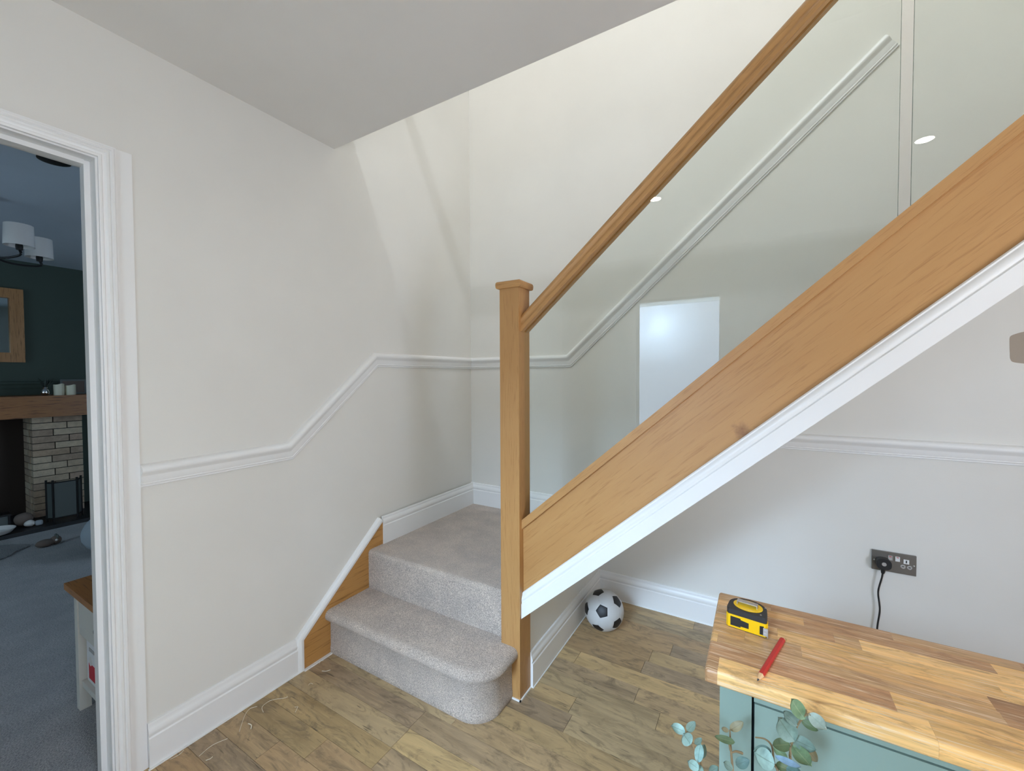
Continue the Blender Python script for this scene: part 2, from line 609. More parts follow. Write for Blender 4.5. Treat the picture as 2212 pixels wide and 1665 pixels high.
# wall under the landing
struct(boxes('wall_under_stairs', [(0.84, 0.938, -0.875, 0, 0, 0.345)], MAT['wall']))

# floor: planks along x
fl = struct(box('floor', (-T, XR, YF - 0.4, 0, -0.05, -0.004), MAT['gap']))
PW = 0.0915
rows = []
y = -1.376 - PW * 23
PALETTE = [srgb(179, 151, 113), srgb(171, 146, 113), srgb(182, 154, 112), srgb(165, 141, 112), srgb(176, 145, 106), srgb(179, 155, 118)]
LIGHT = srgb(200, 168, 120)
rng = random.Random(3)
fixed = {-1.33: 0.652, -1.24: 0.648, -0.88: 1.131, -0.34: 1.41, -1.42: 0.655}
while y < -0.001:
    y1 = min(y + PW, 0)
    if y1 > YF:
        ya = max(y, YF - 0.12)
        ym = (y + y1) / 2
        br = rng.uniform(0.2, 0.9)
        for fy, fx in fixed.items():
            if abs(fy - ym) < PW / 2:
                br = fx
        cuts = []
        x = br
        while x > 0:
            cuts.insert(0, x)
            x -= rng.uniform(0.75, 1.15)
        x = br + rng.uniform(0.75, 1.15)
        while x < XR:
            cuts.append(x)
            x += rng.uniform(0.75, 1.15)
        cuts = [0.0] + cuts + [XR]
        for a, b in zip(cuts[:-1], cuts[1:]):
            if b - a < 0.02:
                continue
            g = 0.0006
            o = box('plank', (a + g, b - g, ya + g, y1 - g, -0.006, 0), MAT['plank'], fl, loc=((a + b) / 2, (ya + y1) / 2, 0))
            c = rng.choice(PALETTE)
            if -0.64 < ym < -0.55 and a < 2 and b > 1.2:
                c = LIGHT
            if -1.40 < ym < -1.30 and abs(a - 0.652) < 0.02:
                c = srgb(195, 166, 118)
            if -1.52 < ym < -1.39 and b < 1.0:
                c = srgb(171, 144, 101)
            k = rng.uniform(0.92, 1.08)
            o.color = (c[0] * k, c[1] * k, c[2] * k, 1)
    y += PW

# baseboards and rails
SK = [(0, 0), (0.016, 0), (0.016, 0.100), (0.0125, 0.104), (0.0125, 0.108), (0.0145, 0.112), (0.0145, 0.120), (0.011, 0.131), (0.0075, 0.137), (0.0085, 0.143), (0.006, 0.149), (0, 0.150)]
SKL = [(d, h * 0.148 / 0.15) for d, h in SK]
struct(sweep('baseboard_left', (0, 0, 0), (0, 1, 0), (1, 0, 0), [(-1.845, 0), (-1.30, 0)], SK, MAT['trim']))
struct(sweep('baseboard_left', (0, 0, 0), (0, 1, 0), (1, 0, 0), [(YF, 0), (-2.84, 0)], SK, MAT['trim']))
struct(sweep('baseboard_landing', (0.012, 0, 0), (0, 1, 0), (1, 0, 0), [(-0.834, 0.409), (0.0, 0.409)], SKL, MAT['trim']))
struct(sweep('baseboard_landing', (0, -0.002, 0), (1, 0, 0), (0, -1, 0), [(0.0, 0.409), (1.08, 0.409)], SKL, MAT['trim']))
struct(sweep('baseboard_back', (0, 0, 0), (1, 0, 0), (0, -1, 0), [(0.938, 0), (XR, 0)], SK, MAT['trim']))
struct(sweep('baseboard_under_stairs', (0.938, 0, 0), (0, 1, 0), (1, 0, 0), [(-0.874, 0), (0, 0)], SK, MAT['trim']))
struct(sweep('baseboard_front', (0, YF, 0), (1, 0, 0), (0, 1, 0), [(FX1 + 0.08, 0), (XR, 0)], SK, MAT['trim']))
DA = [(0, 0), (0.006, 0.0005), (0.0075, 0.003), (0.006, 0.006), (0.0065, 0.008), (0.010, 0.009), (0.0115, 0.012), (0.010, 0.015),
      (0.0115, 0.018), (0.0125, 0.036), (0.013, 0.038), (0.015, 0.041), (0.021, 0.049), (0.0245, 0.054), (0.0250, 0.060), (0.0235, 0.066), (0.019, 0.0715), (0.012, 0.075), (0, 0.077)]
struct(sweep('trim_1', (0, 0, 0), (0, 1, 0), (1, 0, 0), [(-1.846, 0.948), (-1.321, 0.951), (-0.843, 1.3605), (0, 1.3605)], DA, MAT['trim']))
struct(sweep('trim_2', (0, 0, 0), (1, 0, 0), (0, -1, 0), [(0, 1.3605), (0.764, 1.363), (2.256, 2.704)], DA, MAT['trim']))
struct(sweep('trim_3', (0, 0, 0), (1, 0, 0), (0, -1, 0), [(1.745, 0.955), (XR, 0.955)], DA, MAT['trim']))
# caulk beads at the floor
struct(boxes('trim_4', [(0.016, 0.024, -1.85, -1.296, 0.0, 0.003), (0.020, 0.034, -1.300, -1.162, 0.0, 0.005)], MAT['caulk']))
struct(boxes('trim_5', [(0.898, 0.9475, -0.968, -0.962, 0, 0.006), (0.942, 0.9475, -0.968, -0.874, 0, 0.006), (0.953, 0.957, -0.874, -0.016, 0, 0.003), (0.957, XR, -0.020, -0.016, 0, 0.003)], MAT['caulk']))

# door to the living room: lining, stop, architrave
d1 = bpy.data.objects.new('door_1', None)
COL.objects.link(d1)
d1.location = (0, DR, 0)
struct(d1)
boxes('door_lining', [(-T - 0.004, 0.002, DR, DR + 0.022, 0, DH + 0.022), (-T - 0.004, 0.002, DL - 0.022, DL, 0, DH + 0.022), (-T - 0.004, 0.002, DL, DR, DH, DH + 0.022)], MAT['trim'], d1)
boxes('door_stop', [(-0.080, -0.045, DR - 0.014, DR, 0, DH), (-0.075, -0.040, DL, DL + 0.014, 0, DH), (-0.075, -0.040, DL + 0.014, DR - 0.014, DH - 0.014, DH)], MAT['trim'], d1)
AR = [(0, 0), (0.012, 0), (0.013, 0.003), (0.013, 0.010), (0.010, 0.013), (0.0105, 0.018), (0.0155, 0.025), (0.0155, 0.033), (0.0125, 0.037), (0.0165, 0.042), (0.0165, 0.050), (0.013, 0.053), (0.013, 0.058), (0, 0.058)]


def architrave(name, y0, y1, zt, inset, prof, xface, sgn, parent):
    # mitred frame around an opening in a plane x = xface
    V, F = [], []
    m = len(prof)
    corners = [((y1 + inset, 0), (1, 0)), ((y1 + inset, zt + inset), (1, 1)), ((y0 - inset, zt + inset), (-1, 1)), ((y0 - inset, 0), (-1, 0))]
    for (py, pz), (dy, dz) in corners:
        for d, h in prof:
            V.append((xface + sgn * d, py + dy * h, pz + dz * h))
    for i in range(3):
        for k in range(m):
            k2 = (k + 1) % m
            F.append((i * m + k, i * m + k2, (i + 1) * m + k2, (i + 1) * m + k))
    F.append(tuple(range(m)))
    F.append(tuple(range(4 * m - 1, 3 * m - 1, -1)))
    return link_mesh(name, V, F, MAT['trim'], parent, smooth=True)


AR = [(d, h * 0.72) for d, h in AR]
architrave('architrave', DL, DR, DH, 0.005, AR, 0.0, 1, d1)
box('filler_strip', (0, 0.0045, -1.888, -1.846, 0, 2.036), MAT['trim'], d1, bevel=0.0015)
architrave('architrave', DL, DR, DH, 0.005, AR, -T, -1, d1)
# doorway behind the camera
d2 = bpy.data.objects.new('door_2', None)
COL.objects.link(d2)
d2.location = (FX0, YF, 0)
struct(d2)
boxes('door_lining', [(FX0 - 0.02, FX0, YF - T - 0.01, YF + 0.01, 0, FH), (FX1, FX1 + 0.02, YF - T - 0.01, YF + 0.01, 0, FH), (FX0 - 0.02, FX1 + 0.02, YF - T - 0.01, YF + 0.01, FH, FH + 0.02)], MAT['trim'], d2)
boxes('architrave', [(FX0 - 0.08, FX0 - 0.005, YF, YF + 0.016, 0, FH + 0.08), (FX1 + 0.005, FX1 + 0.08, YF, YF + 0.016, 0, FH + 0.08), (FX0 - 0.005, FX1 + 0.005, YF, YF + 0.016, FH + 0.005, FH + 0.08)], MAT['trim'], d2)

# bright room beyond that doorway, only ever seen mirrored in the stair glass
KY = -6.4
struct(boxes('wall_kitchen_left', [(-1.3, -1.2, KY, YF - T, 0, 3.8)], MAT['trim']))
struct(boxes('wall_kitchen_right', [(3.2, 3.3, KY, YF - T, 0, 3.8)], MAT['trim']))
struct(boxes('wall_kitchen_far', [(-1.3, -0.30, KY - 0.1, KY, 0, 3.8), (1.75, 3.3, KY - 0.1, KY, 0, 3.8), (-0.30, 1.75, KY - 0.1, KY, 0, 0.3), (-0.30, 1.75, KY - 0.1, KY, 2.46, 3.8)], MAT['trim']))
struct(box('wall_kitchen_near', (-1.3, -0.12, YF - T, YF - 0.02, 0, 3.8), MAT['trim']))
struct(box('ceiling', (-1.3, 3.3, KY - 0.4, YF - T, 3.8, 3.9), MAT['trim']))
struct(box('floor', (-1.3, 3.3, KY - 0.1, YF - 0.4, -0.05, -0.0015), new_mat('pale_tile', (0.6, 0.6, 0.58, 1), 0.4)[0]))
w1 = bpy.data.objects.new('window_1', None)
COL.objects.link(w1)
w1.location = (0.55, KY, 1.1)
struct(w1)
boxes('window_frame', [(-0.30, -0.25, KY - 0.02, KY + 0.03, 0.3, 2.46), (1.70, 1.75, KY - 0.02, KY + 0.03, 0.3, 2.46), (-0.25, 1.70, KY - 0.02, KY + 0.03, 0.3, 0.35), (-0.25, 1.70, KY - 0.02, KY + 0.03, 2.41, 2.46)], MAT['trim'], w1)
box('blind', (-0.27, 1.72, KY - 0.03, KY - 0.029, 0.33, 2.44), MAT['blind'], w1)  # unseen blind added so the mirrored bright patch fades softly


def lamp_frame(name, axis, plane, a0, a1, z0, z1, sgn):
    """A white frame with a pale pane on a wall, added as a surround for the fill lamps at the top."""
    e = bpy.data.objects.new(name, None)
    COL.objects.link(e)
    e.location = (plane, a0, z0) if axis == 'x' else (a0, plane, z0)
    struct(e)
    p0, p1 = sorted((plane, plane + sgn * 0.04))
    q0, q1 = sorted((plane, plane + sgn * 0.01))
    w = 0.05
    parts = [(a0 - w, a0, z0 - w, z1 + w), (a1, a1 + w, z0 - w, z1 + w), (a0, a1, z0 - w, z0), (a0, a1, z1, z1 + w)]
    mk = lambda u0, u1, v0, v1, d0, d1: (d0, d1, u0, u1, v0, v1) if axis == 'x' else (u0, u1, d0, d1, v0, v1)
    boxes('frame', [mk(u0, u1, max(v0, 0.0), v1, p0, p1) for u0, u1, v0, v1 in parts], MAT['trim'], e)
    boxes('pane', [mk(a0, a1, z0, z1, q0, q1)], MAT['white_plastic'], e)


lamp_frame('fill_lamp_frame', 'x', XR, -3.18, -1.76, 0.02, 2.1, -1)  # unseen frame added behind the two hall fill lamps
lamp_frame('high_lamp_frame', 'y', KY, 0.1, 1.9, 2.52, 3.65, 1)  # unseen frame added for the high lamp beyond the doorway

# ------------------------------------------------------------------ staircase
S = 0.8825
st = thing('staircase', 'oak and glass staircase with grey carpeted steps rising to the right', 'staircase', (0.5, -0.5, 0))
NX1, NX0, NY0, NY1 = 0.9427, 0.8545, -0.963, -0.8748


def step_poly(e, r=0.11):
    x1, yf = 0.905 + e, -1.160 - e
    rr = r + e
    pts = [(0.020, -0.928), (0.020, yf)]
    for k in range(13):
        th = -PI / 2 + PI / 2 * k / 12
        pts.append((x1 - rr + rr * math.cos(th), yf + rr + rr * math.sin(th)))
    pts += [(x1, -0.9635), (0.8540, -0.9635), (0.8540, -0.928)]
    return pts


def stack(name, polys, mat, parent):
    V, F = [], []
    n = len(polys[0][0])
    for pts, z in polys:
        V += [(p[0], p[1], z) for p in pts]
    for i in range(len(polys) - 1):
        for k in range(n):
            k2 = (k + 1) % n
            F.append((i * n + k, i * n + k2, (i + 1) * n + k2, (i + 1) * n + k))
    F.append(tuple(range(n - 1, -1, -1)))
    F.append(tuple(range((len(polys) - 1) * n, len(polys) * n)))
    return link_mesh(name, V, F, mat, parent, smooth=True)


stack('carpeted_step', [(step_poly(e), z) for e, z in
      ((0.0, 0.0), (0.002, 0.004), (0.0025, 0.030), (0.001, 0.034), (0.0, 0.040), (0.0, 0.158), (0.004, 0.163), (0.016, 0.165), (0.023, 0.170), (0.027, 0.178),
       (0.028, 0.188), (0.026, 0.198), (0.020, 0.207), (0.010, 0.212), (-0.004, 0.2135))], MAT['carpet'], st)


def land_poly(e):
    yf = -0.932 - e
    return [(0.020, -0.012), (0.020, yf), (0.8535, yf), (0.8535, -0.8740), (0.936, -0.8740), (0.936, -0.012)]


stack('carpeted_landing', [(land_poly(e), z) for e, z in ((0, 0.10), (0, 0.385), (0.001, 0.393), (-0.002, 0.400), (-0.007, 0.406), (-0.016, 0.409), (-0.03, 0.4095))], MAT['carpet'], st)
box('landing_edge', (0.934, 0.974, -0.874, -0.012, 0.384, 0.4093), MAT['carpet'], st)
for k in range(1, 11):
    x0 = 0.972 + 0.2317 * (k - 1)
    z1 = 0.409 + 0.2047 * k
    V, F = boxes_geo([(x0, x0 + 0.245, -0.897, -0.012, z1 - 0.035, z1), (x0, x0 + 0.02, -0.897, -0.012, z1 - 0.2047, z1 - 0.02)])
    link_mesh('carpeted_step', V, F, MAT['carpet'], st, bevel=0.006)

newel = box('newel_post', (NX0, NX1, NY0, NY1, 0, 1.664), MAT['oak_v'], st, bevel=0.0018)
capl = []
for e, z in ((0.0, 1.662), (0.008, 1.6625), (0.0115, 1.666), (0.0125, 1.675), (0.0125, 1.680), (0.0115, 1.686), (0.008, 1.690), (0.0, 1.6915), (-0.04, 1.695)):
    capl.append(([(NX0 - e, NY0 - e), (NX1 + e, NY0 - e), (NX1 + e, NY1 + e), (NX0 - e, NY1 + e)], z))
cap_o = stack('newel_cap', capl, MAT['oak_h'], newel)
cap_o.data.materials[0] = wood('oak_cap', OAKD, 'X', scale=1.4)

XE = 3.22


def slope_slab(name, x0, x1, y0, y1, zb, zt, mat, parent, bevel=0.0, xr=0.943):
    pts = [(x0, 0, zb + S * (x0 - xr)), (x1, 0, zb + S * (x1 - xr)), (x1, 0, zt + S * (x1 - xr)), (x0, 0, zt + S * (x0 - xr))]
    V, F = prism_geo(pts, (0, y0, 0), (0, y1, 0))
    return link_mesh(name, V, F, mat, parent, bevel=bevel, smooth=bevel > 0)


slope_slab('outer_string', NX1, XE, -0.932, -0.898, 0.345, 0.700, MAT['oak_s'], st)
slope_slab('base_rail', NX1, XE, -0.9455, -0.888, 0.695, 0.732, MAT['oak_r'], st, bevel=0.0018)
slope_slab('soffit', 0.9400, XE + 0.3, -0.930, -0.001, 0.336, 0.350, MAT['wall'], st)['label'] = 'plaster underside of the flight'
TP = [(0, 0), (0.0225, 0), (0.0225, 0.044), (0.0185, 0.047), (0.0185, 0.050), (0.0205, 0.053), (0.0200, 0.060), (0.0165, 0.067), (0.013, 0.071), (0.0135, 0.075), (0.010, 0.078), (0, 0.078)]
o = sweep('string_moulding', (0, -0.930, 0), (1, 0, 0), (0, -1, 0), [(0.9435, 0.3325), (XE, 0.3325 + 0.8832 * (XE - 0.9435))], TP, MAT['trim'], st, vert=True)
o['label'] = 'white painted moulding along the underside of the string'
HP = [(-0.032, 0), (-0.032, 0.014), (-0.028, 0.019), (-0.027, 0.024), (-0.031, 0.034), (-0.028, 0.044), (-0.019, 0.052), (-0.007, 0.056), (0.007, 0.056), (0.019, 0.052), (0.028, 0.044),
      (0.031, 0.034), (0.027, 0.024), (0.028, 0.019), (0.032, 0.014), (0.032, 0), (0.009, 0), (0.009, 0.006), (-0.009, 0.006), (-0.009, 0)]
sweep('handrail', (0, -0.917, 0), (1, 0, 0), (0, -1, 0), [(NX1, 1.487), (XE, 1.487 + S * (XE - NX1))], HP, MAT['oak_h'], st, vert=True)
ws = [(0, -1.296, 0.0), (0, -1.296, 0.137), (0, -0.834, 0.533), (0, -0.834, 0.20), (0, -1.10, 0.0)]
V, F = prism_geo(ws, (0.0, 0, 0), (0.020, 0, 0))
link_mesh('wall_string', V, F, MAT['oak_wall'], st)
WP = [(0, 0), (0.0225, 0), (0.0235, 0.002), (0.0235, 0.012), (0.021, 0.015), (0.020, 0.022), (0.013, 0.029), (0, 0.030)]
WP = [(d, h * 0.95) for d, h in WP]
o = sweep('wall_string_moulding', (0, 0, 0), (0, 1, 0), (1, 0, 0), [(-1.2955, 0.0), (-1.2955, 0.136), (-0.833, 0.5325)], WP, MAT['trim'], st)
o['label'] = 'white moulding edging the oak wall string'


def glass_panel(x0, x1):
    zb = lambda x: 0.7285 + S * (x - 0.943)
    zt = lambda x: 1.490 + S * (x - 0.943)
    pts = [(x0, 0, zb(x0)), (x1, 0, zb(x1)), (x1, 0, zt(x1)), (x0, 0, zt(x0))]
    V, F = prism_geo(pts, (0, -0.921, 0), (0, -0.913, 0))
    o = link_mesh('glass_panel', V, F, None, st, mats=[MAT['glass'], MAT['glass_edge']])
    for p in o.data.polygons:
        if abs(p.normal.x) > 0.9 and min(abs(p.center.x + 0.5 - e) for e in (2.0725, 2.0975)) < 0.001:
            p.material_index = 1
    o['label'] = 'clear glass panel'
    return o


glass_panel(0.9445, 2.0725)
glass_panel(2.0975, 3.19)

# landing balustrade upstairs, out of view, whose rail shades the walls
lb = thing('landing_handrail', 'oak handrail of the upstairs landing above the ceiling edge', 'handrail', (2.1, -1.086, 2.75))
box('rail', (0.0, XR, -1.109, -1.064, 3.610, 3.656), MAT['oak_h'], lb)
for x in (0.05, 4.12):
    box('post', (x - 0.04, x + 0.04, -1.13, -1.05, 2.75, 3.66), MAT['oak_v'], lb)

# ------------------------------------------------------------------ recessed ceiling lamps of the hall
for i, (x, y, lab) in enumerate(((2.403, -2.097, 'recessed ceiling spotlight mirrored in the right glass panel'),
                                 (1.198, -2.126, 'recessed ceiling spotlight mirrored below the handrail'),
                                 (3.62, -2.10, 'recessed ceiling spotlight furthest from the doorway, out of view'))):
    t = thing('ceiling_spotlight', lab, 'lamp', (x, y, 2.385), 'hall ceiling spotlights')
    V, F = lathe_geo([(0.044, 0.0), (0.046, 0.004), (0.046, 0.0149), (0.033, 0.0149), (0.033, 0.004), (0.044, 0.0)], x, y, 2.385, 28, False)
    link_mesh('bezel', V, F, MAT['steel'], t, smooth=True)
    V, F = lathe_geo([(0.033, 0.0), (0.033, 0.006)], x, y, 2.390, 28)
    link_mesh('lens', V, F, MAT['emit'], t)
    light('spotlight_beam', 'SPOT', (x, y, 2.383), (0, 0, -1), DOWN_E, (1.0, 0.87, 0.66), spot_size=2.7, spot_blend=0.9, shadow_soft_size=0.04).parent = t
    bpy.data.objects[-1] if False else None

# ------------------------------------------------------------------ football
BR = 0.099
bc = Vector((1.0785, -0.3225, BR + 0.001))
ball = thing('football', 'white football with black pentagons in the corner under the stairs', 'ball', (bc.x, bc.y, 0.0))
phi = (1 + 5 ** 0.5) / 2
ico = [Vector(v).normalized() for v in ([(0, s1, s2 * phi) for s1 in (1, -1) for s2 in (1, -1)] + [(s1, s2 * phi, 0) for s1 in (1, -1) for s2 in (1, -1)] + [(s2 * phi, 0, s1) for s1 in (1, -1) for s2 in (1, -1)])]
# frame: one pentagon nearly towards the hall, its corners turned as in the picture
Rm = M.to_3x3()
right, upv, back = Rm.col[0], Rm.col[1], Rm.col[2]
tocam = (M.translation - bc).normalized()
r2 = tocam.cross(Vector((0, 0, 1))).normalized() * -1
u2 = tocam.cross(r2) * -1
if u2.z < 0:
    u2 = -u2
pdir = (tocam - r2 * 0.10 - u2 * 0.09).normalized()
px_ = (r2 - pdir * r2.dot(pdir)).normalized()
py_ = pdir.cross(px_)
if py_.z < 0:
    py_ = -py_
a0 = ico[0]
nb = min((v for v in ico if v is not a0), key=lambda v: (v - a0).length)
t1 = (nb - a0 * nb.dot(a0)).normalized()
t2 = a0.cross(t1)
ang = math.radians(108)
d1_ = px_ * math.cos(ang) + py_ * math.sin(ang)
d2_ = pdir.cross(d1_)


def orient(v):
    return pdir * v.dot(a0) + d1_ * v.dot(t1) + d2_ * v.dot(t2)


edge = min((a - b).length for i, a in enumerate(ico) for b in ico[:i])


def ball_panel(name, corners, mat):
    # spherical patch, subdivided fan, with seams pressed in
    c = sum(corners, Vector()).normalized()
    n = len(corners)
    rings = [0.0, 0.3, 0.6, 0.85, 0.95, 1.0]
    hts = [1, 1, 1, 1.0, 0.9985, 0.993]
    V, F = [c.copy()], []
    sub = 4
    loop = []
    for i in range(n):
        for k in range(sub):
            loop.append(corners[i].lerp(corners[(i + 1) % n], k / sub))
    L = len(loop)
    for q, (rr, hh) in enumerate(zip(rings[1:], hts[1:])):
        for p in loop:
            V.append(c.lerp(p, rr).normalized() * hh)
    for k in range(L):
        F.append((0, 1 + k, 1 + (k + 1) % L))
    for q in range(len(rings) - 2):
        for k in range(L):
            k2 = (k + 1) % L
            F.append((1 + q * L + k, 1 + (q + 1) * L + k, 1 + (q + 1) * L + k2, 1 + q * L + k2))
    V = [bc + orient(v) * BR for v in V]
    return link_mesh(name, V, F, mat, ball, smooth=True)


for v in ico:
    nbs = [w for w in ico if 0 < (w - v).length < edge * 1.05]
    ref = nbs[0] - v * nbs[0].dot(v)
    nbs.sort(key=lambda w: math.atan2(v.cross(ref).dot(w), ref.dot(w)))
    ball_panel('black_pentagon', [v.lerp(w, 0.315).normalized() for w in nbs], MAT['black'])
for i in range(12):
    for j in range(i):
        for k in range(j):
            a, b_, c = ico[i], ico[j], ico[k]
            if max((a - b_).length, (b_ - c).length, (a - c).length) < edge * 1.05:
                f = 0.315
                ball_panel('white_hexagon', [a.lerp(b_, f).normalized(), a.lerp(b_, 1 - f).normalized(), b_.lerp(c, f).normalized(), b_.lerp(c, 1 - f).normalized(), c.lerp(a, f).normalized(), c.lerp(a, 1 - f).normalized()], MAT['ball_white'])

# ------------------------------------------------------------------ sideboard
TZ, SX0, SX1, SYF, SYB = 0.78, 1.682, 2.80, -1.575, -1.262
sb = thing('sideboard', 'sage green sideboard with a striped butcher block wooden top', 'sideboard', ((SX0 + SX1) / 2, -1.42, 0))
CX0, CX1, CYF, CYB, CZ = 1.706, 2.776, -1.556, -1.275, 0.753
boxes('cabinet_body', [(CX0, CX0 + 0.02, CYF + 0.018, CYB, 0.06, CZ), (CX1 - 0.02, CX1, CYF + 0.018, CYB, 0.06, CZ), (CX0, CX1, CYB - 0.01, CYB, 0.06, CZ), (CX0, CX1, CYF + 0.018, CYB, 0.06, 0.08)], MAT['sage'], sb)
box('gap_shade_sheet', (CX0 + 0.02, CX1 - 0.02, CYF + 0.012, CYF + 0.016, 0.08, CZ), MAT['black_gap'], sb)  # near-black sheet standing in for shade in the gaps between the fronts
for x0, x1 in ((CX0, 1.757), (2.725, CX1)):
    box('stile', (x0, x1, CYF, CYF + 0.02, 0.0, CZ), MAT['sage'], sb, bevel=0.001)
box('top_rail', (1.7605, 2.7215, CYF, CYF + 0.02, 0.735, CZ), MAT['sage'], sb, bevel=0.001)
box('plinth', (1.7605, 2.7215, CYF + 0.003, CYF + 0.02, 0.0, 0.075), MAT['sage'], sb, bevel=0.001)
for x0, x1 in ((1.7615, 2.2395), (2.2425, 2.7205)):
    dr = box('drawer_front', (x0, x1, CYF, CYF + 0.018, 0.575, 0.7315), MAT['sage'], sb, bevel=0.001)
    V, F = lathe_geo([(0.006, 0), (0.006, 0.01), (0.014, 0.016), (0.014, 0.022), (0.006, 0.026)], 0, 0, 0, 16)
    V = [((x0 + x1) / 2 + v[0], CYF - v[2], 0.65 + v[1]) for v in V]
    link_mesh('knob', V, F, MAT['nickel'], dr, smooth=True)
    dd = box('door', (x0, x1, CYF, CYF + 0.018, 0.078, 0.5715), MAT['sage'], sb, bevel=0.001)
    link_mesh('knob', [(v[0], v[1], v[2] - 0.12) for v in V], F, MAT['nickel'], dd, smooth=True)
for x in (CX0, CX1 - 0.045):
    box('back_foot', (x, x + 0.045, CYB - 0.045, CYB, 0, 0.06), MAT['sage'], sb)
# worktop staves: rows from the front, each a list of (end x, tone)
top = box('worktop', (SX0 + 0.004, SX1 - 0.004, SYF + 0.004, SYB - 0.004, TZ - 0.026, TZ - 0.020), MAT['gap'], sb)
TONE = {'l': srgb(248, 201, 132), 'y': srgb(237, 189, 121), 't': srgb(220, 172, 113), 'b': srgb(189, 144, 101), 'r': srgb(200, 151, 107), 'g': srgb(200, 159, 112), 'd': srgb(166, 124, 86)}
ROWS = [
    (-1.575, [(1.703, 'b'), (1.993, 'l'), (2.40, 'y'), (2.80, 't')]),
    (-1.529, [(1.957, 'r'), (2.42, 'y'), (2.80, 'b')]),
    (-1.481, [(1.695, 'l'), (2.095, 'g'), (2.34, 'b'), (2.80, 't')]),
    (-1.449, [(1.742, 't'), (1.838, 'g'), (2.093, 't'), (2.37, 'd'), (2.80, 'y')]),
    (-1.412, [(1.80, 't'), (2.12, 'y'), (2.45, 'l'), (2.80, 'b')]),
    (-1.368, [(1.76, 'g'), (1.898, 'b'), (1.94, 'g'), (2.20, 'l'), (2.80, 'g')]),
    (-1.330, [(1.85, 't'), (2.134, 'b'), (2.52, 'y'), (2.80, 't')]),
    (-1.298, [(1.79, 'g'), (2.0, 'b'), (2.18, 'g'), (2.6, 'b'), (2.80, 't')])]
for i, (y0, cells) in enumerate(ROWS):
    y1 = ROWS[i + 1][0] if i + 1 < len(ROWS) else SYB
    x = SX0
    for xe, tn in cells:
        g = 0.0001
        o = box('stave', (x + g, min(xe, SX1) - g, y0 + g, y1 - g, TZ - 0.022 if 0 < i < len(ROWS) - 1 else TZ - 0.027, TZ), MAT['stave'], top, loc=((x + xe) / 2, (y0 + y1) / 2, TZ))
        o.color = TONE[tn]
        if i in (0, len(ROWS) - 1) or x == SX0:
            bm = bmesh.new()
            bm.from_mesh(o.data)
            lx, ly = SX0 - (x + xe) / 2, (SYF if i == 0 else SYB) - (y0 + y1) / 2
            def outer(e):
                a, b_ = e.verts[0].co, e.verts[1].co
                top_ = abs(a.z) < 1e-4 and abs(b_.z) < 1e-4
                fr = i in (0, len(ROWS) - 1) and abs(a.y - ly) < 0.001 and abs(b_.y - ly) < 0.001
                lf = x == SX0 and abs(a.x - lx) < 0.001 and abs(b_.x - lx) < 0.001
                return (fr and (abs(a.z - b_.z) < 1e-4 or lf)) or (lf and (top_ or fr))
            es = [e for e in bm.edges if outer(e)]
            bmesh.ops.bevel(bm, geom=es, offset=0.0055, segments=3, affect='EDGES', profile=0.5)
            bm.to_mesh(o.data)
            bm.free()
            for p in o.data.polygons:
                p.use_smooth = True
            o.data.set_sharp_from_angle(angle=math.radians(35))
        x = xe

# ------------------------------------------------------------------ tape measure lying flat on its side
tm = thing('tape_measure', 'yellow and black tape measure lying on the sideboard top', 'tape measure', (1.746, -1.385, TZ))
tm.rotation_euler = (0, 0, math.radians(-7))
TMAT = Matrix.Translation((1.746, -1.385, TZ)) @ Matrix.Rotation(math.radians(-7), 4, 'Z')


def tm_obj(name, V, F, mat, bevel=0.0, parent=None):
    o = link_mesh(name, V, F, mat, None, loc=(0, 0, 0), bevel=bevel, smooth=True)
    o.parent = parent or tm
    return o


def tape_outline(inset=0.0, fy=-0.030):
    # plan of the case: flat base at -y, rounded behind, snout at the right front
    pts = []
    a, b_ = 0.0355 - inset, 0.0310 - inset
    pts.append((-0.0355 + inset, fy + inset + 0.006))
    for k in range(19):
        th = PI - PI * k / 18
        pts.append((a * math.cos(th), 0.0 + b_ * math.sin(th)))
    pts.append((0.0375 - inset, -0.012))
    pts.append((0.0385 - inset, fy + inset + 0.004))
    pts.append((0.036 - inset, fy + inset))
    pts.append((-0.031 + inset, fy + inset))
    return pts


def ext(poly, z0, z1):
    return prism_geo([(p[0], p[1], 0) for p in poly], (0, 0, z0), (0, 0, z1))


V, F = ext(tape_outline(0.0), 0.0, 0.040)
tm_obj('case', V, F, MAT['rubber'], 0.0025)
el = [(0.0005 + 0.0275 * math.cos(2 * PI * k / 36), 0.0005 + 0.0225 * math.sin(2 * PI * k / 36)) for k in range(36)]
V, F = ext(el, 0.0385, 0.0412)
tm_obj('side_disc', V, F, MAT['yellow'], 0.0006)
# yellow base panel, wrapping the left front corner and the snout
fp = [(-0.0362, -0.0180), (-0.0362, -0.0262), (-0.0318, -0.0309), (0.0362, -0.0309), (0.0395, -0.0262), (0.0392, -0.0150), (0.030, -0.0150), (0.030, -0.020), (-0.030, -0.020), (-0.030, -0.0180)]
V, F = ext(fp, 0.0015, 0.0285)
yp = tm_obj('yellow_panel', V, F, MAT['yellow'], 0.0008)
lab = [(-0.0275, 0.0055), (-0.0085, 0.0055), (-0.0085, 0.0080), (0.0065, 0.0080), (0.0065, 0.0195), (-0.0085, 0.0215), (-0.0085, 0.0240), (-0.0275, 0.0245)]
V, F = prism_geo([(p[0], 0, p[1]) for p in lab], (0, -0.0313, 0), (0, -0.030, 0))
tm_obj('black_label', V, F, MAT['black'])
V, F = prism_geo([(0.0262, 0, 0.005), (0.0335, 0, 0.005), (0.0335, 0, 0.023), (0.0262, 0, 0.022)], (0, -0.0312, 0), (0, -0.027, 0))
tm_obj('mouth', V, F, MAT['black'])
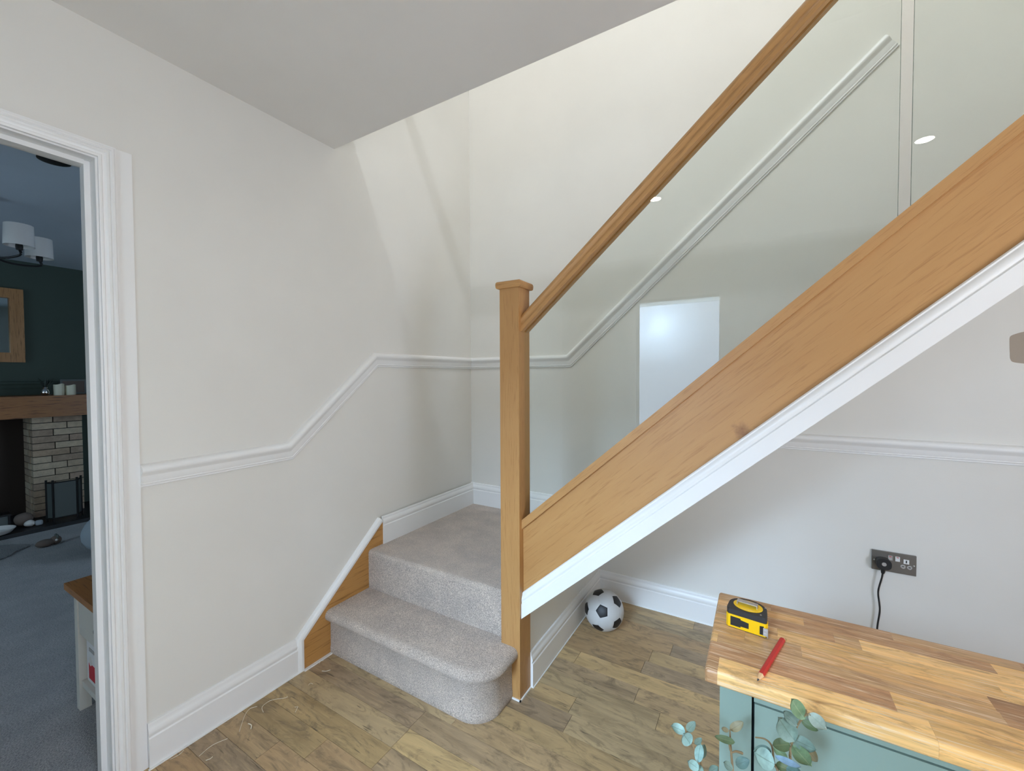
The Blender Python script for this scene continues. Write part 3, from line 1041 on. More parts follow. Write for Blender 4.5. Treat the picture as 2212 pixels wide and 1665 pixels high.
V, F = boxes_geo([(0.0325, 0.0400, -0.0318, -0.0308, 0.0045, 0.0205), (0.0400, 0.0412, -0.0345, -0.0285, 0.003, 0.0215), (0.034, 0.038, -0.0326, -0.0318, 0.007, 0.010), (0.034, 0.038, -0.0326, -0.0318, 0.014, 0.017)])
tm_obj('end_hook', V, F, MAT['steel'])
V, F = boxes_geo([(-0.019, 0.017, -0.0045, 0.0075, 0.0465, 0.0478), (-0.0202, -0.019, -0.0045, 0.0075, 0.0405, 0.0478), (0.017, 0.0182, -0.0045, 0.0075, 0.0405, 0.0478)])
tm_obj('belt_clip', V, F, MAT['steel'], 0.0004)
for x, y_ in ((0.0310, 0.0140), (0.0270, -0.0215)):
    V, F = lathe_geo([(0.0018, 0), (0.0018, 0.0012), (0.0009, 0.0016)], x, y_, 0.0395, 10)
    tm_obj('screw', V, F, MAT['steel'])

# ------------------------------------------------------------------ pencil
pe = thing('pencil', 'red carpenter pencil with a sharpened point on the sideboard', 'pencil', (1.787, -1.49, TZ))
A, B = Vector((1.8085, -1.412, TZ + 0.0042)), Vector((1.7655, -1.575 + 0.004, TZ + 0.0042))
dv = (B - A).normalized()
E0 = A + dv * ((B - A).length - 0.020)
E1 = A + dv * ((B - A).length - 0.005)
sd = dv.cross(Vector((0, 0, 1))).normalized()


def hexring(p, r):
    return [p + sd * (r * 1.15 * math.cos(k * PI / 3)) + Vector((0, 0, 1)) * (r * math.sin(k * PI / 3)) for k in range(6)]


def ringsurf(name, rings, mat, parent):
    V, F = [], []
    n = len(rings[0])
    for r_ in rings:
        V += r_
    for i in range(len(rings) - 1):
        for k in range(n):
            F.append((i * n + k, i * n + (k + 1) % n, (i + 1) * n + (k + 1) % n, (i + 1) * n + k))
    F.append(tuple(range(n)))
    F.append(tuple(range(len(V) - 1, len(V) - n - 1, -1)))
    return link_mesh(name, V, F, mat, parent)


ringsurf('barrel', [hexring(A + dv * 0.0035, 0.0046), hexring(E0, 0.0046)], MAT['red'], pe)
ringsurf('end', [hexring(A, 0.0040), hexring(A + dv * 0.0036, 0.0046)], MAT['pale_wood'], pe)
ringsurf('sharpened_tip', [hexring(E0, 0.00455), hexring(E1, 0.0016)], MAT['pale_wood'], pe)
ringsurf('lead', [hexring(E1, 0.0016), hexring(B, 0.0005)], MAT['graphite'], pe)

# ------------------------------------------------------------------ wall socket and plug
so = thing('wall_socket', 'brushed metal double wall socket on the back wall', 'socket', (2.268, 0, 0.451))
box('faceplate', (2.195, 2.341, -0.009, 0.0, 0.451, 0.537), MAT['nickel'], so, bevel=0.003)
for x in (2.256, 2.280):
    sw = box('switch', (x - 0.0075, x + 0.0075, -0.0125, -0.008, 0.503, 0.523), MAT['white_plastic'] if x > 2.27 else MAT['grey_plastic'], so, bevel=0.001)
    box('red_mark', (x - 0.004, x + 0.004, -0.0129, -0.0124, 0.518, 0.5205), MAT['red_print'], sw)
box('earth_slot', (2.307, 2.311, -0.0096, -0.008, 0.501, 0.512), MAT['black'], so)
box('insert', (2.300, 2.318, -0.0094, -0.008, 0.497, 0.516), MAT['white_plastic'], so, bevel=0.001)
for x in (2.2985, 2.3195):
    V, F = lathe_geo([(0.0085, 0), (0.0085, 0.0012)], 0, 0, 0, 18)
    link_mesh('socket_ring', [(x + v[0], -0.0098 + v[2], 0.484 + v[1]) for v in V], F, MAT['grey_plastic'], so)
    box('pin_slot', (x - 0.0035, x + 0.0035, -0.0101, -0.0085, 0.4825, 0.4855), MAT['black'], so)
V, F = lathe_geo([(0.003, 0), (0.003, 0.0015), (0.001, 0.002)], 0, 0, 0, 10)
for x in (2.203, 2.333):
    link_mesh('screw', [(x + v[0], -0.0088 - v[2], 0.494 + v[1]) for v in V], F, MAT['steel'], so)
pl = thing('plug', 'black plug with a black cable hanging from the left socket', 'plug', (2.232, -0.02, 0.487))
pts = []
for k in range(32):
    th = 2 * PI * k / 32
    c, s = math.cos(th), math.sin(th)
    pts.append((2.231 + 0.0255 * math.copysign(abs(c) ** 0.75, c), 0, 0.489 + 0.0235 * math.copysign(abs(s) ** 0.75, s)))
V, F = prism_geo(pts, (0, -0.0095, 0), (0, -0.038, 0))
link_mesh('plug_body', V, F, MAT['black'], pl, bevel=0.004, smooth=True)
V, F = prism_geo([(2.231 + 0.008 * math.cos(2 * PI * k / 16), 0, 0.490 + 0.008 * math.sin(2 * PI * k / 16)) for k in range(16)], (0, -0.0375, 0), (0, -0.040, 0))
link_mesh('fuse_cover', V, F, MAT['grey_plastic'], pl)
V, F = tube_geo([(2.231, -0.024, 0.470), (2.230, -0.024, 0.452), (2.2295, -0.024, 0.444)], [0.009, 0.0075, 0.0055], 12)
link_mesh('cable_grip', V, F, MAT['black'], pl, smooth=True)
V, F = tube_geo(smooth_path([(2.2295, -0.024, 0.450), (2.227, -0.024, 0.425), (2.2175, -0.022, 0.375), (2.2165, -0.020, 0.345), (2.221, -0.02, 0.305), (2.2225, -0.02, 0.27), (2.2155, -0.02, 0.20), (2.213, -0.022, 0.12), (2.22, -0.03, 0.04), (2.26, -0.07, 0.005), (2.40, -0.16, 0.004), (2.6, -0.18, 0.004)], 5), 0.0034, 8)
link_mesh('cable', V, F, MAT['black'], pl, smooth=True)

# ------------------------------------------------------------------ pale threads on the floor
THREADS = [
    ([[0.1045, -1.739], [0.0974, -1.6957], [0.1128, -1.6518]], 'long nearly straight pale thread on the floor by the left baseboard'),
    ([[0.1178, -1.6152], [0.0614, -1.5685], [0.0415, -1.539], [0.053, -1.5171]], 'long pale thread bent like a hook on the floor by the baseboard'),
    ([[0.1038, -1.5203], [0.0737, -1.508], [0.0702, -1.4729], [0.0997, -1.4428], [0.1109, -1.4298], [0.104, -1.425]], 'pale thread curled in a wide arc on the floor near the steps'),
    ([[0.1853, -1.4425], [0.1961, -1.4361], [0.2118, -1.4568]], 'small pale thread folded in a sharp angle on the floor'),
    ([[0.0955, -1.2599], [0.1146, -1.2525], [0.1219, -1.2367]], 'short curved pale thread on the floor closest to the first step'),
    ([[0.1222, -1.3428], [0.1215, -1.3327], [0.134, -1.3289]], 'tiny pale thread on a dark floor plank short of the steps'),
    ([[0.1429, -1.7347], [0.1509, -1.7255], [0.1475, -1.716]], 'short thick pale thread beside the long straight thread'),
    ([[0.1095, -1.5796], [0.1297, -1.5787], [0.1427, -1.5873]], 'small white curl of fluff beside the hooked thread'),
    ([[0.0435, -1.2395], [0.0359, -1.2237], [0.0421, -1.2119]], 'faint thread on the floor beside the oak wall string'),
    ([[0.0327, -1.7951], [0.0393, -1.7704], [0.0302, -1.7546]], 'pale thread lying against the foot of the left baseboard')]
for i, (p, lab_) in enumerate(THREADS):
    r_ = 0.0009 if i != 7 else 0.0018
    if i in (4, 6):
        r_ = 0.0012
    if i == 8:
        r_ = 0.0007
    pts = smooth_path([(a, b_, r_ + 0.0003 + (0.0015 if 0 < k < len(p) - 1 else 0)) for k, (a, b_) in enumerate(p)], 7 if i not in (3,) else 1)
    V, F = tube_geo(pts, r_, 6)
    tag(link_mesh('thread', V, F, MAT['thread'], smooth=True), lab_, 'thread', 'pale threads on the floor')

# ------------------------------------------------------------------ eucalyptus in a vase before the sideboard
LEAF = [
    ((1.6665, -1.7, 0.7479), (1.6487, -1.715, 0.7605), 0.0070, 0),
    ((1.6691, -1.695, 0.7453), (1.6795, -1.68, 0.7542), 0.0059, 1),
    ((1.6767, -1.715, 0.7441), (1.6696, -1.735, 0.7721), 0.0097, 0),
    ((1.6815, -1.7, 0.7337), (1.6905, -1.69, 0.7396), 0.0042, 1),
    ((1.6878, -1.715, 0.7208), (1.693, -1.725, 0.7597), 0.0064, 0),
    ((1.6899, -1.695, 0.7112), (1.695, -1.69, 0.7316), 0.0056, 1),
    ((1.6891, -1.72, 0.7145), (1.6761, -1.735, 0.7322), 0.0067, 0),
    ((1.6916, -1.71, 0.713), (1.6879, -1.72, 0.7015), 0.0061, 1),
    ((1.7349, -1.65, 0.7224), (1.7066, -1.665, 0.7311), 0.0054, 3),
    ((1.7274, -1.63, 0.7245), (1.7462, -1.62, 0.7387), 0.0066, 4),
    ((1.7254, -1.64, 0.7296), (1.7157, -1.65, 0.7372), 0.0036, 4),
    ((1.733, -1.67, 0.6945), (1.7215, -1.685, 0.7111), 0.0055, 1),
    ((1.7371, -1.65, 0.6857), (1.7553, -1.64, 0.695), 0.0078, 5),
    ((1.825, -1.665, 0.8112), (1.8077, -1.69, 0.8503), 0.0100, 2),
    ((1.8175, -1.66, 0.7938), (1.7986, -1.685, 0.8249), 0.0071, 1),
    ((1.8323, -1.665, 0.8196), (1.8487, -1.69, 0.8224), 0.0090, 6),
    ((1.8223, -1.66, 0.8031), (1.8414, -1.67, 0.803), 0.0054, 3),
    ((1.8129, -1.66, 0.7696), (1.7923, -1.685, 0.8131), 0.0143, 1),
    ((1.8124, -1.65, 0.7631), (1.8407, -1.66, 0.7664), 0.0092, 1),
    ((1.8089, -1.645, 0.7487), (1.7861, -1.665, 0.7525), 0.0083, 3),
    ((1.8138, -1.655, 0.7547), (1.8324, -1.69, 0.7627), 0.0109, 2),
    ((1.8304, -1.625, 0.7395), (1.8445, -1.635, 0.7301), 0.0081, 4),
    ((1.7871, -1.68, 0.7365), (1.7623, -1.71, 0.7668), 0.0129, 0),
    ((1.7848, -1.655, 0.7351), (1.7614, -1.665, 0.7321), 0.0075, 5),
    ((1.7894, -1.69, 0.757), (1.8183, -1.715, 0.7753), 0.0042, 7),
    ((1.7881, -1.655, 0.7422), (1.8058, -1.665, 0.7413), 0.0060, 2),
    ((1.8117, -1.66, 0.7206), (1.79, -1.675, 0.7332), 0.0079, 3),
    ((1.8046, -1.67, 0.7294), (1.8224, -1.69, 0.7419), 0.0090, 5),
    ((1.7013, -1.68, 0.6816), (1.7138, -1.68, 0.6963), 0.0056, 1),
]
STEMS = [
    [(1.6763, -1.7, 0.7351), (1.6802, -1.7, 0.7277), (1.6887, -1.695, 0.7078), (1.6908, -1.69, 0.6905), (1.6942, -1.685, 0.6679)],
    [(1.6678, -1.7, 0.748), (1.6763, -1.7, 0.7359)],
    [(1.6691, -1.695, 0.7453), (1.677, -1.7, 0.7347)],
    [(1.7273, -1.64, 0.7319), (1.728, -1.64, 0.719), (1.7298, -1.645, 0.6986), (1.7314, -1.65, 0.6873), (1.7339, -1.66, 0.6665)],
    [(1.7304, -1.645, 0.6989), (1.7365, -1.64, 0.7), (1.745, -1.63, 0.6931)],
    [(1.7267, -1.65, 0.7158), (1.7291, -1.645, 0.7027)],
    [(1.8271, -1.67, 0.8281), (1.8266, -1.665, 0.8165), (1.818, -1.66, 0.7947), (1.8116, -1.655, 0.7625), (1.8088, -1.66, 0.7421), (1.8117, -1.66, 0.7206), (1.8127, -1.665, 0.7104)],
    [(1.7635, -1.64, 0.7356), (1.7766, -1.645, 0.7425), (1.786, -1.65, 0.7387), (1.7882, -1.66, 0.7228), (1.7927, -1.665, 0.7181), (1.796, -1.67, 0.7063)],
    [(1.8266, -1.665, 0.8165), (1.8323, -1.665, 0.8196)],
]

eu = thing('eucalyptus', 'eucalyptus stems with round grey green leaves before the green sideboard', 'plant', (1.74, -1.685, 0.0))
CAMP = M.translation.copy()
for s_ in STEMS:
    n = len(s_)
    pth = smooth_path(s_, 5)
    rs = [0.0010 + 0.0012 * k / (len(pth) - 1) for k in range(len(pth))]
    V, F = tube_geo(pth, rs, 6)
    link_mesh('stem', V, F, MAT['stem'], eu, smooth=True)
# stems run on down into the vase
for q in ((1.6915, -1.685, 0.695), (1.7545, -1.66, 0.70), (1.80, -1.665, 0.70), (1.785, -1.67, 0.69)):
    pass
for s_ in (STEMS[0], STEMS[3], STEMS[6], STEMS[7]):
    a = Vector(s_[-1])
    V, F = tube_geo(smooth_path([a, a.lerp(Vector((1.742, -1.69, 0.40)), 0.5) + Vector((0, 0, 0.01)), Vector((1.742 + (a.x - 1.742) * 0.15, -1.69, 0.38)), Vector((1.742, -1.69, 0.12))], 5), 0.0024, 6)
    link_mesh('stem', V, F, MAT['stem'], eu, smooth=True)
lr = random.Random(11)
for (b0, t0, hw, kind) in LEAF:
    b0, t0 = Vector(b0), Vector(t0)
    L = t0 - b0
    ln = L.length
    ax = L.normalized()
    view = (CAMP - (b0 + t0) / 2).normalized()
    nrm = view - ax * view.dot(ax)
    nrm.normalize()
    nrm = (nrm + Vector((lr.uniform(-.15, .15), lr.uniform(-.15, .15), lr.uniform(0, .3)))).normalized()
    nrm = (nrm - ax * nrm.dot(ax)).normalized()
    wd = ax.cross(nrm)
    NU, NV = 12, 6
    V, F, UVs = [], [], []
    ph = lr.uniform(0, 6)
    for side in (0, 1):
        for i in range(NU + 1):
            u = i / NU
            w = hw * (math.sin(PI * min(1, u ** 0.82)) ** 0.62) if 0 < u < 1 else hw * 0.03
            for j in range(NV + 1):
                v = -1 + 2 * j / NV
                cup = 0.22 * hw * (v * v) + 0.10 * ln * math.sin(PI * u) * -0.6 + 0.05 * hw * math.sin(7 * u + 3 * v + ph)
                p = b0 + L * u + wd * (w * v) + nrm * (cup - side * 0.0006)
                V.append(p)
                UVs.append((u, (v + 1) / 2))
    npt = (NU + 1) * (NV + 1)
    for side in (0, 1):
        for i in range(NU):
            for j in range(NV):
                a = side * npt + i * (NV + 1) + j
                F.append((a, a + NV + 1, a + NV + 2, a + 1))
    o = link_mesh('leaf', V, F, LEAFM[kind], eu, smooth=True)
    uvl = o.data.uv_layers.new(name='UVMap')
    for lp in o.data.loops:
        uvl.data[lp.index].uv = UVs[lp.vertex_index]
    V, F = tube_geo([b0 - ax * 0.006, b0, b0 + ax * 0.004], 0.0008, 5)
V, F = lathe_geo([(0.075, 0.0), (0.085, 0.01), (0.095, 0.12), (0.088, 0.26), (0.055, 0.36), (0.045, 0.40), (0.052, 0.43), (0.046, 0.43), (0.040, 0.40), (0.05, 0.355), (0.08, 0.26), (0.085, 0.12), (0.07, 0.012), (0.0, 0.012)], 1.742, -1.69, 0.0, 28)
tag(link_mesh('floor_vase', V, F, MAT['ceramic'], smooth=True), 'white floor vase holding the eucalyptus stems before the sideboard', 'vase')

# ------------------------------------------------------------------ the living room beyond the left doorway
LX, LY0, LY1 = -4.2, -5.0, 0.6
struct(box('floor', (LX, -T, LY0, LY1, -0.05, 0.0), MAT['carpet2']))
struct(box('ceiling', (LX - T, -T, LY0, LY1, 2.4, 2.5), MAT['blue_ceiling']))
struct(box('wall_fireplace', (LX - T, LX, LY0, LY1, 0, 2.4), MAT['dark_wall']))
struct(box('wall_living_back', (LX, -T, LY1, LY1 + T, 0, 2.4), MAT['dark_wall']))
struct(box('wall_living_front', (LX, -T, LY0 - T, LY0, 0, 2.4), MAT['dark_wall']))
struct(box('trim_6', (-T - 0.006, -T, YF - 1.57, YF - 0.12, 0, 2.4), MAT['wall']))
struct(box('trim_7', (-T, 0.0, LY0, YF - 0.12, 0, 2.4), MAT['wall']))
struct(sweep('trim_8', (LX, 0, 0), (0, 1, 0), (1, 0, 0), [(LY0, 1.20), (LY1, 1.20)], [(d * 1.0, h) for d, h in DA], MAT['dark_wall']))

# fireplace: brick piers, mantel beam, hearth
fp_ = thing('fireplace', 'pale brick fireplace with an oak beam mantel in the dim room', 'fireplace', (-3.95, -2.0, 0))
HX = -3.89
MZ0, MZ1 = 0.955, 1.146
for y0_, y1_ in ((-1.372, -1.052), (-2.95, -2.63)):
    box('pier_core', (LX + 0.001, HX - 0.012, y0_, y1_, 0.036, MZ0), MAT['mortar'], fp_)
box('fireback', (LX + 0.001, LX + 0.03, -2.63, -1.372, 0.036, MZ0), MAT['soot'], fp_)
box('mantel', (LX + 0.001, -3.76, -3.1, -0.90, MZ0, MZ1), MAT['oak_dark'], fp_, bevel=0.006)
tag(box('hearth', (LX + 0.001, -3.49, -3.1, -0.80, 0.0, 0.032), MAT['slate'], None, bevel=0.004), 'black slate hearth slab on the carpet under the fireplace', 'hearth')
brk = random.Random(5)
BT = [srgb(196, 180, 158), srgb(184, 164, 142), srgb(204, 190, 168), srgb(176, 158, 140), srgb(190, 168, 150)]
courses = 15
ch = (MZ0 - 0.0335) / courses
for c in range(courses):
    z0 = 0.0335 + c * ch
    for (ya, yb) in ((-1.375, -1.050), (-2.953, -2.627)):
        off = [0.40, 0.70][c % 2]
        cut = ya + (yb - ya) * (off if ya > -2 else 1 - off) + brk.uniform(-0.012, 0.012)
        for a, b_ in ((ya, cut - 0.004), (cut + 0.004, yb)):
            pr_ = brk.uniform(-0.004, 0.004)
            o = box('brick', (HX - 0.07, HX + pr_, a, b_, z0 + 0.004, z0 + ch - 0.003), MAT['brick'], fp_, bevel=0.004, loc=(HX, (a + b_) / 2, z0))
            o.color = brk.choice(BT)
        # reveal side of the pier, towards the opening
        ys = ya - 0.004 if ya > -2 else yb + 0.004
        split = -4.05 if c % 2 else -3.99
        for xa, xb in ((LX + 0.001, split - 0.004), (split + 0.004, HX - 0.072)):
            o = box('brick', (xa, xb, min(ys, ys + (0.05 if ya > -2 else -0.05)), max(ys, ys + (0.05 if ya > -2 else -0.05)), z0 + 0.004, z0 + ch - 0.003), MAT['brick'], fp_, bevel=0.004, loc=((xa + xb) / 2, ys, z0))
            o.color = brk.choice(BT)

# mirror above the mantel
mi = thing('wall_mirror', 'square oak framed mirror above the mantel in the dim room', 'mirror', (LX, -1.86, 1.45))
MY0, MY1, MZa, MZb, MW = -2.36, -1.352, 1.453, 2.13, 0.088
box('mirror_glass', (LX + 0.008, LX + 0.012, MY0 + 0.05, MY1 - 0.05, MZa + 0.05, MZb - 0.05), MAT['mirror'], mi)
for nm, b_ in (('frame_side', (MY0, MY0 + MW, MZa, MZb)), ('frame_side', (MY1 - MW, MY1, MZa, MZb)), ('frame_rail', (MY0 + MW, MY1 - MW, MZa, MZa + MW)), ('frame_rail', (MY0 + MW, MY1 - MW, MZb - MW, MZb))):
    box(nm, (LX + 0.001, LX + 0.04, b_[0], b_[1], b_[2], b_[3]), MAT['oak_frame'], mi, bevel=0.006)

# things on the mantel
MX = -3.86


def candle(y, h, r, lab_):
    V, F = [], []
    n = 24
    for zf in (0, 1):
        for k in range(n):
            th = 2 * PI * k / n
            zz = 0 if zf == 0 else h * (1 + 0.07 * math.sin(th + 1.0) + 0.03 * math.sin(3 * th))
            V.append((MX + r * math.cos(th), y + r * math.sin(th), MZ1 + zz))
    for k in range(n):
        th = 2 * PI * k / n
        V.append((MX + r * 0.82 * math.cos(th), y + r * 0.82 * math.sin(th), MZ1 + h * 0.88))
    F.append(tuple(range(n - 1, -1, -1)))
    for q in (0, 1):
        for k in range(n):
            F.append((q * n + k, q * n + (k + 1) % n, (q + 1) * n + (k + 1) % n, (q + 1) * n + k))
    F.append(tuple(range(2 * n, 3 * n)))
    t = thing('candle', lab_, 'candle', (MX, y, MZ1), 'pillar candles on the mantel')
    link_mesh('wax', V, F, MAT['candle'], t, smooth=True)
    V, F = tube_geo([(MX, y, MZ1 + h * 0.87), (MX + 0.002, y, MZ1 + h * 0.97)], 0.0016, 6)
    link_mesh('wick', V, F, MAT['black'], t)


candle(-1.205, 0.100, 0.036, 'taller cream pillar candle on the mantel beside the silver vase')
candle(-1.128, 0.090, 0.036, 'shorter cream pillar candle on the mantel nearest the door frame')
va = thing('bud_vase', 'small shiny silver vase with dark spiky leaves on the mantel', 'vase', (MX, -1.292, MZ1))
V, F = lathe_geo([(0.016, 0), (0.026, 0.012), (0.030, 0.03), (0.024, 0.052), (0.014, 0.064), (0.017, 0.076), (0.013, 0.076), (0.010, 0.062), (0.0, 0.05)], MX, -1.292, MZ1, 22)
link_mesh('vase_body', V, F, MAT['chrome'], va, smooth=True)
for dy, dx, hh in ((-0.045, 0.01, 0.165), (-0.028, -0.01, 0.15), (0.004, 0.012, 0.158), (0.028, -0.008, 0.15), (0.05, 0.006, 0.155), (0.016, 0.0, 0.135)):
    a = Vector((MX, -1.292, MZ1 + 0.06))
    b_ = Vector((MX + dx, -1.292 + dy, MZ1 + hh))
    V, F = tube_geo([a, a.lerp(b_, 0.35), a.lerp(b_, 0.7), b_], [0.002, 0.0065, 0.0075, 0.001], 6)
    link_mesh('leaf', V, F, MAT['dark_leaf'], va, smooth=True)
pf = thing('picture_frame', 'small dark picture frame leaning on the wall behind the candles', 'picture frame', (-4.10, -1.06, MZ1))
for nm, b_ in (('frame_side', (-1.145, -1.130, 0, 0.145)), ('frame_side', (-0.975, -0.96, 0, 0.145)), ('frame_rail', (-1.130, -0.975, 0, 0.015)), ('frame_rail', (-1.130, -0.975, 0.130, 0.145))):
    box(nm, (-4.11, -4.095, b_[0], b_[1], MZ1 + b_[2], MZ1 + b_[3]), MAT['mesh'], pf, bevel=0.002)
box('picture', (-4.106, -4.10, -1.131, -0.974, MZ1 + 0.014, MZ1 + 0.131), MAT['brown_soft'], pf)

# hearth things
HZ = 0.032
fg = thing('fireguard', 'black metal folding fireguard with grey panels standing before the brick pier', 'fireguard', (-3.60, -1.25, HZ))
gw = [(-3.66, -1.345), (-3.61, -1.315), (-3.60, -1.165), (-3.66, -1.125)]
for (xa, ya), (xb, yb) in zip(gw[:-1], gw[1:]):
    a, b_ = Vector((xa, ya, HZ)), Vector((xb, yb, HZ))
    d = (b_ - a).normalized()
    V, F = prism_geo([a + Vector((0, 0, 0.03)), b_ + Vector((0, 0, 0.03)), b_ + Vector((0, 0, 0.345)), a + Vector((0, 0, 0.345))], (-0.0015, 0, 0), (0.0015, 0, 0))
    link_mesh('grey_panel', V, F, MAT['mesh'], fg)
    for z_ in (0.03, 0.345):
        V, F = tube_geo([a + Vector((0, 0, z_)), b_ + Vector((0, 0, z_))], 0.006, 8)
        link_mesh('rail', V, F, MAT['iron'], fg)
for (xa, ya) in gw:
    V, F = tube_geo([(xa, ya, HZ), (xa, ya, HZ + 0.37)], 0.008, 8)
    link_mesh('upright', V, F, MAT['iron'], fg)
V, F = lathe_geo([(0.05, 0.0), (0.09, 0.012), (0.115, 0.045), (0.112, 0.047), (0.086, 0.018), (0.0, 0.010)], -3.565, -1.655, HZ, 26)
tag(link_mesh('dish', V, F, MAT['ceramic'], smooth=True), 'pale shallow dish at the left end of the hearth', 'dish')


def lump(name, loc, r, mat, lab_, cat, squash=1.0, amp=0.08, seed=1, group=None):
    bm = bmesh.new()
    bmesh.ops.create_icosphere(bm, subdivisions=3, radius=r)
    rr = random.Random(seed)
    ph = [rr.uniform(0, 6) for _ in range(6)]
    V = []
    for v in bm.verts:
        p = v.co
        k = 1 + amp * (math.sin(9 * p.x / r * 0.5 + ph[0]) + math.sin(11 * p.y / r * 0.5 + ph[1]) + math.sin(8 * p.z / r * 0.5 + ph[2])) / 2
        V.append((loc[0] + p.x * k, loc[1] + p.y * k, loc[2] + max(0, r * squash + p.z * k * squash)))
    bm.verts.index_update()
    F = [tuple(v.index for v in f.verts) for f in bm.faces]
    bm.free()
    return tag(link_mesh(name, V, F, mat, smooth=True), lab_, cat, group)


lump('ball', (-3.70, -1.475, HZ), 0.058, MAT['brown_soft'], 'brown round ball on the hearth before the brick pier', 'ornament', 1.0, 0.05, 2)
lump('stone', (-3.62, -1.455, HZ), 0.032, MAT['ceramic'], 'larger pale stone on the hearth below the brown ball', 'stone', 0.9, 0.08, 4)
lump('stone', (-3.60, -1.405, HZ), 0.026, MAT['fabric'], 'small blue grey stone on the hearth nearest the fireguard', 'stone', 0.9, 0.08, 5)
ln_ = thing('lantern', 'small dark lantern with pale panes at the left of the hearth', 'lantern', (-3.76, -1.60, HZ))
for y_ in (-1.645, -1.555):
    for x_ in (-3.795, -3.705):
        box('post', (x_ - 0.006, x_ + 0.006, y_ - 0.006, y_ + 0.006, HZ, HZ + 0.11), MAT['iron'], ln_)
box('base', (-3.805, -3.695, -1.655, -1.545, HZ, HZ + 0.012), MAT['iron'], ln_)
box('roof', (-3.805, -3.695, -1.655, -1.545, HZ + 0.11, HZ + 0.125), MAT['iron'], ln_, bevel=0.003)
box('pane', (-3.712, -3.708, -1.643, -1.557, HZ + 0.012, HZ + 0.11), MAT['mesh'], ln_)
box('pane', (-3.79, -3.714, -1.652, -1.648, HZ + 0.012, HZ + 0.11), MAT['mesh'], ln_)

# soft things on the carpet
lump('pouffe', (-2.42, -1.225, 0.0), 0.20, MAT['fabric'], 'rounded blue grey pouffe half hidden behind the door frame', 'pouffe', 0.80, 0.015, 3)
bm = bmesh.new()
V, F = [], []
rr = random.Random(9)
n = 40
for ring, (k_, z_) in enumerate(((1.0, 0.002), (1.0, 0.012), (0.85, 0.022), (0.45, 0.026))):
    for i in range(n):
        th = 2 * PI * i / n
        w = 1 + 0.06 * math.sin(5 * th) + 0.04 * math.sin(9 * th + 1)
        V.append((-3.14 + 0.25 * k_ * w * math.cos(th), -1.90 + 0.33 * k_ * w * math.sin(th), z_))
for ring in range(3):
    for i in range(n):
        F.append((ring * n + i, ring * n + (i + 1) % n, (ring + 1) * n + (i + 1) % n, (ring + 1) * n + i))
F.append(tuple(range(n - 1, -1, -1)))
F.append(tuple(range(3 * n, 4 * n)))
bm.free()
tag(link_mesh('rug', V, F, carpet_mat('rug_pile', srgb(84, 90, 94), srgb(112, 118, 120), srgb(134, 138, 138), 120), smooth=True), 'small dark grey rug on the carpet before the hearth', 'rug')
ty = thing('soft_toy', 'small brown soft toy lying on the carpet before the hearth', 'toy', (-2.99, -1.47, 0.0))


def blob(name, c, r, mat, parent, sc=(1, 1, 1)):
    bm = bmesh.new()
    bmesh.ops.create_uvsphere(bm, u_segments=16, v_segments=10, radius=r)
    V = [(c[0] + v.co.x * sc[0], c[1] + v.co.y * sc[1], c[2] + v.co.z * sc[2]) for v in bm.verts]
    bm.verts.index_update()
    F = [tuple(v.index for v in f.verts) for f in bm.faces]
    bm.free()
    return link_mesh(name, V, F, mat, parent, smooth=True)


blob('body', (-2.99, -1.49, 0.030), 0.045, MAT['brown_soft'], ty, (0.8, 1.2, 0.65))
blob('head', (-3.00, -1.432, 0.034), 0.034, MAT['brown_soft'], ty, (1, 1, 0.95))
for dx in (-0.022, 0.022):
    blob('ear', (-3.00 + dx, -1.425, 0.062), 0.013, MAT['mesh'], ty, (1, 0.7, 1.2))
blob('nose', (-2.969, -1.432, 0.040), 0.009, MAT['ceramic'], ty)

# chandelier
chd = thing('chandelier', 'ceiling light with pale drum shades on dark arms in the dim room', 'chandelier', (-2.22, -1.86, 1.98))
HUB = Vector((-2.22, -1.86, 2.06))
V, F = lathe_geo([(0.06, 0.0), (0.065, 0.01), (0.065, 0.025)], HUB.x, HUB.y, 2.375, 24)
link_mesh('ceiling_rose', V, F, MAT['iron'], chd, smooth=True)
V, F = tube_geo([HUB, (HUB.x, HUB.y, 2.38)], 0.008, 10)
link_mesh('rod', V, F, MAT['iron'], chd)
blob('hub', HUB, 0.03, MAT['iron'], chd, (1, 1, 0.8))
AN = math.atan2(0.115, 0.22)
for k in range(5):
    th = AN + k * 2 * PI / 5
    c = Vector((HUB.x + 0.25 * math.cos(th), HUB.y + 0.25 * math.sin(th), 2.075))
    V, F = tube_geo(smooth_path([HUB, HUB.lerp(c, 0.5) + Vector((0, 0, -0.045)), c + Vector((0, 0, -0.04)), c + Vector((0, 0, 0.0)), c + Vector((0, 0, 0.05))], 5), 0.0065, 8)
    arm = link_mesh('arm', V, F, MAT['iron'], chd, smooth=True)
    V, F = lathe_geo([(0.014, 0), (0.016, 0.02), (0.012, 0.06)], c.x, c.y, c.z - 0.01, 14)
    link_mesh('lamp_holder', V, F, MAT['iron'], arm, smooth=True)
    V, F = lathe_geo([(0.064, 0.0), (0.060, 0.124), (0.058, 0.124), (0.062, 0.0), (0.064, 0.0)], c.x, c.y, c.z + 0.012, 30, False)
    n = 30
    link_mesh('lamp_shade', V, F, MAT['shade'], chd, smooth=True)
dl = thing('recessed_light', 'dark recessed light in the ceiling just inside the left doorway', 'lamp', (-1.28, -1.72, 2.39))
V, F = lathe_geo([(0.045, 0.0), (0.060, 0.004), (0.060, 0.0099), (0.04, 0.0099)], -1.28, -1.745, 2.39, 24)
link_mesh('bezel', V, F, MAT['iron'], dl, smooth=True)

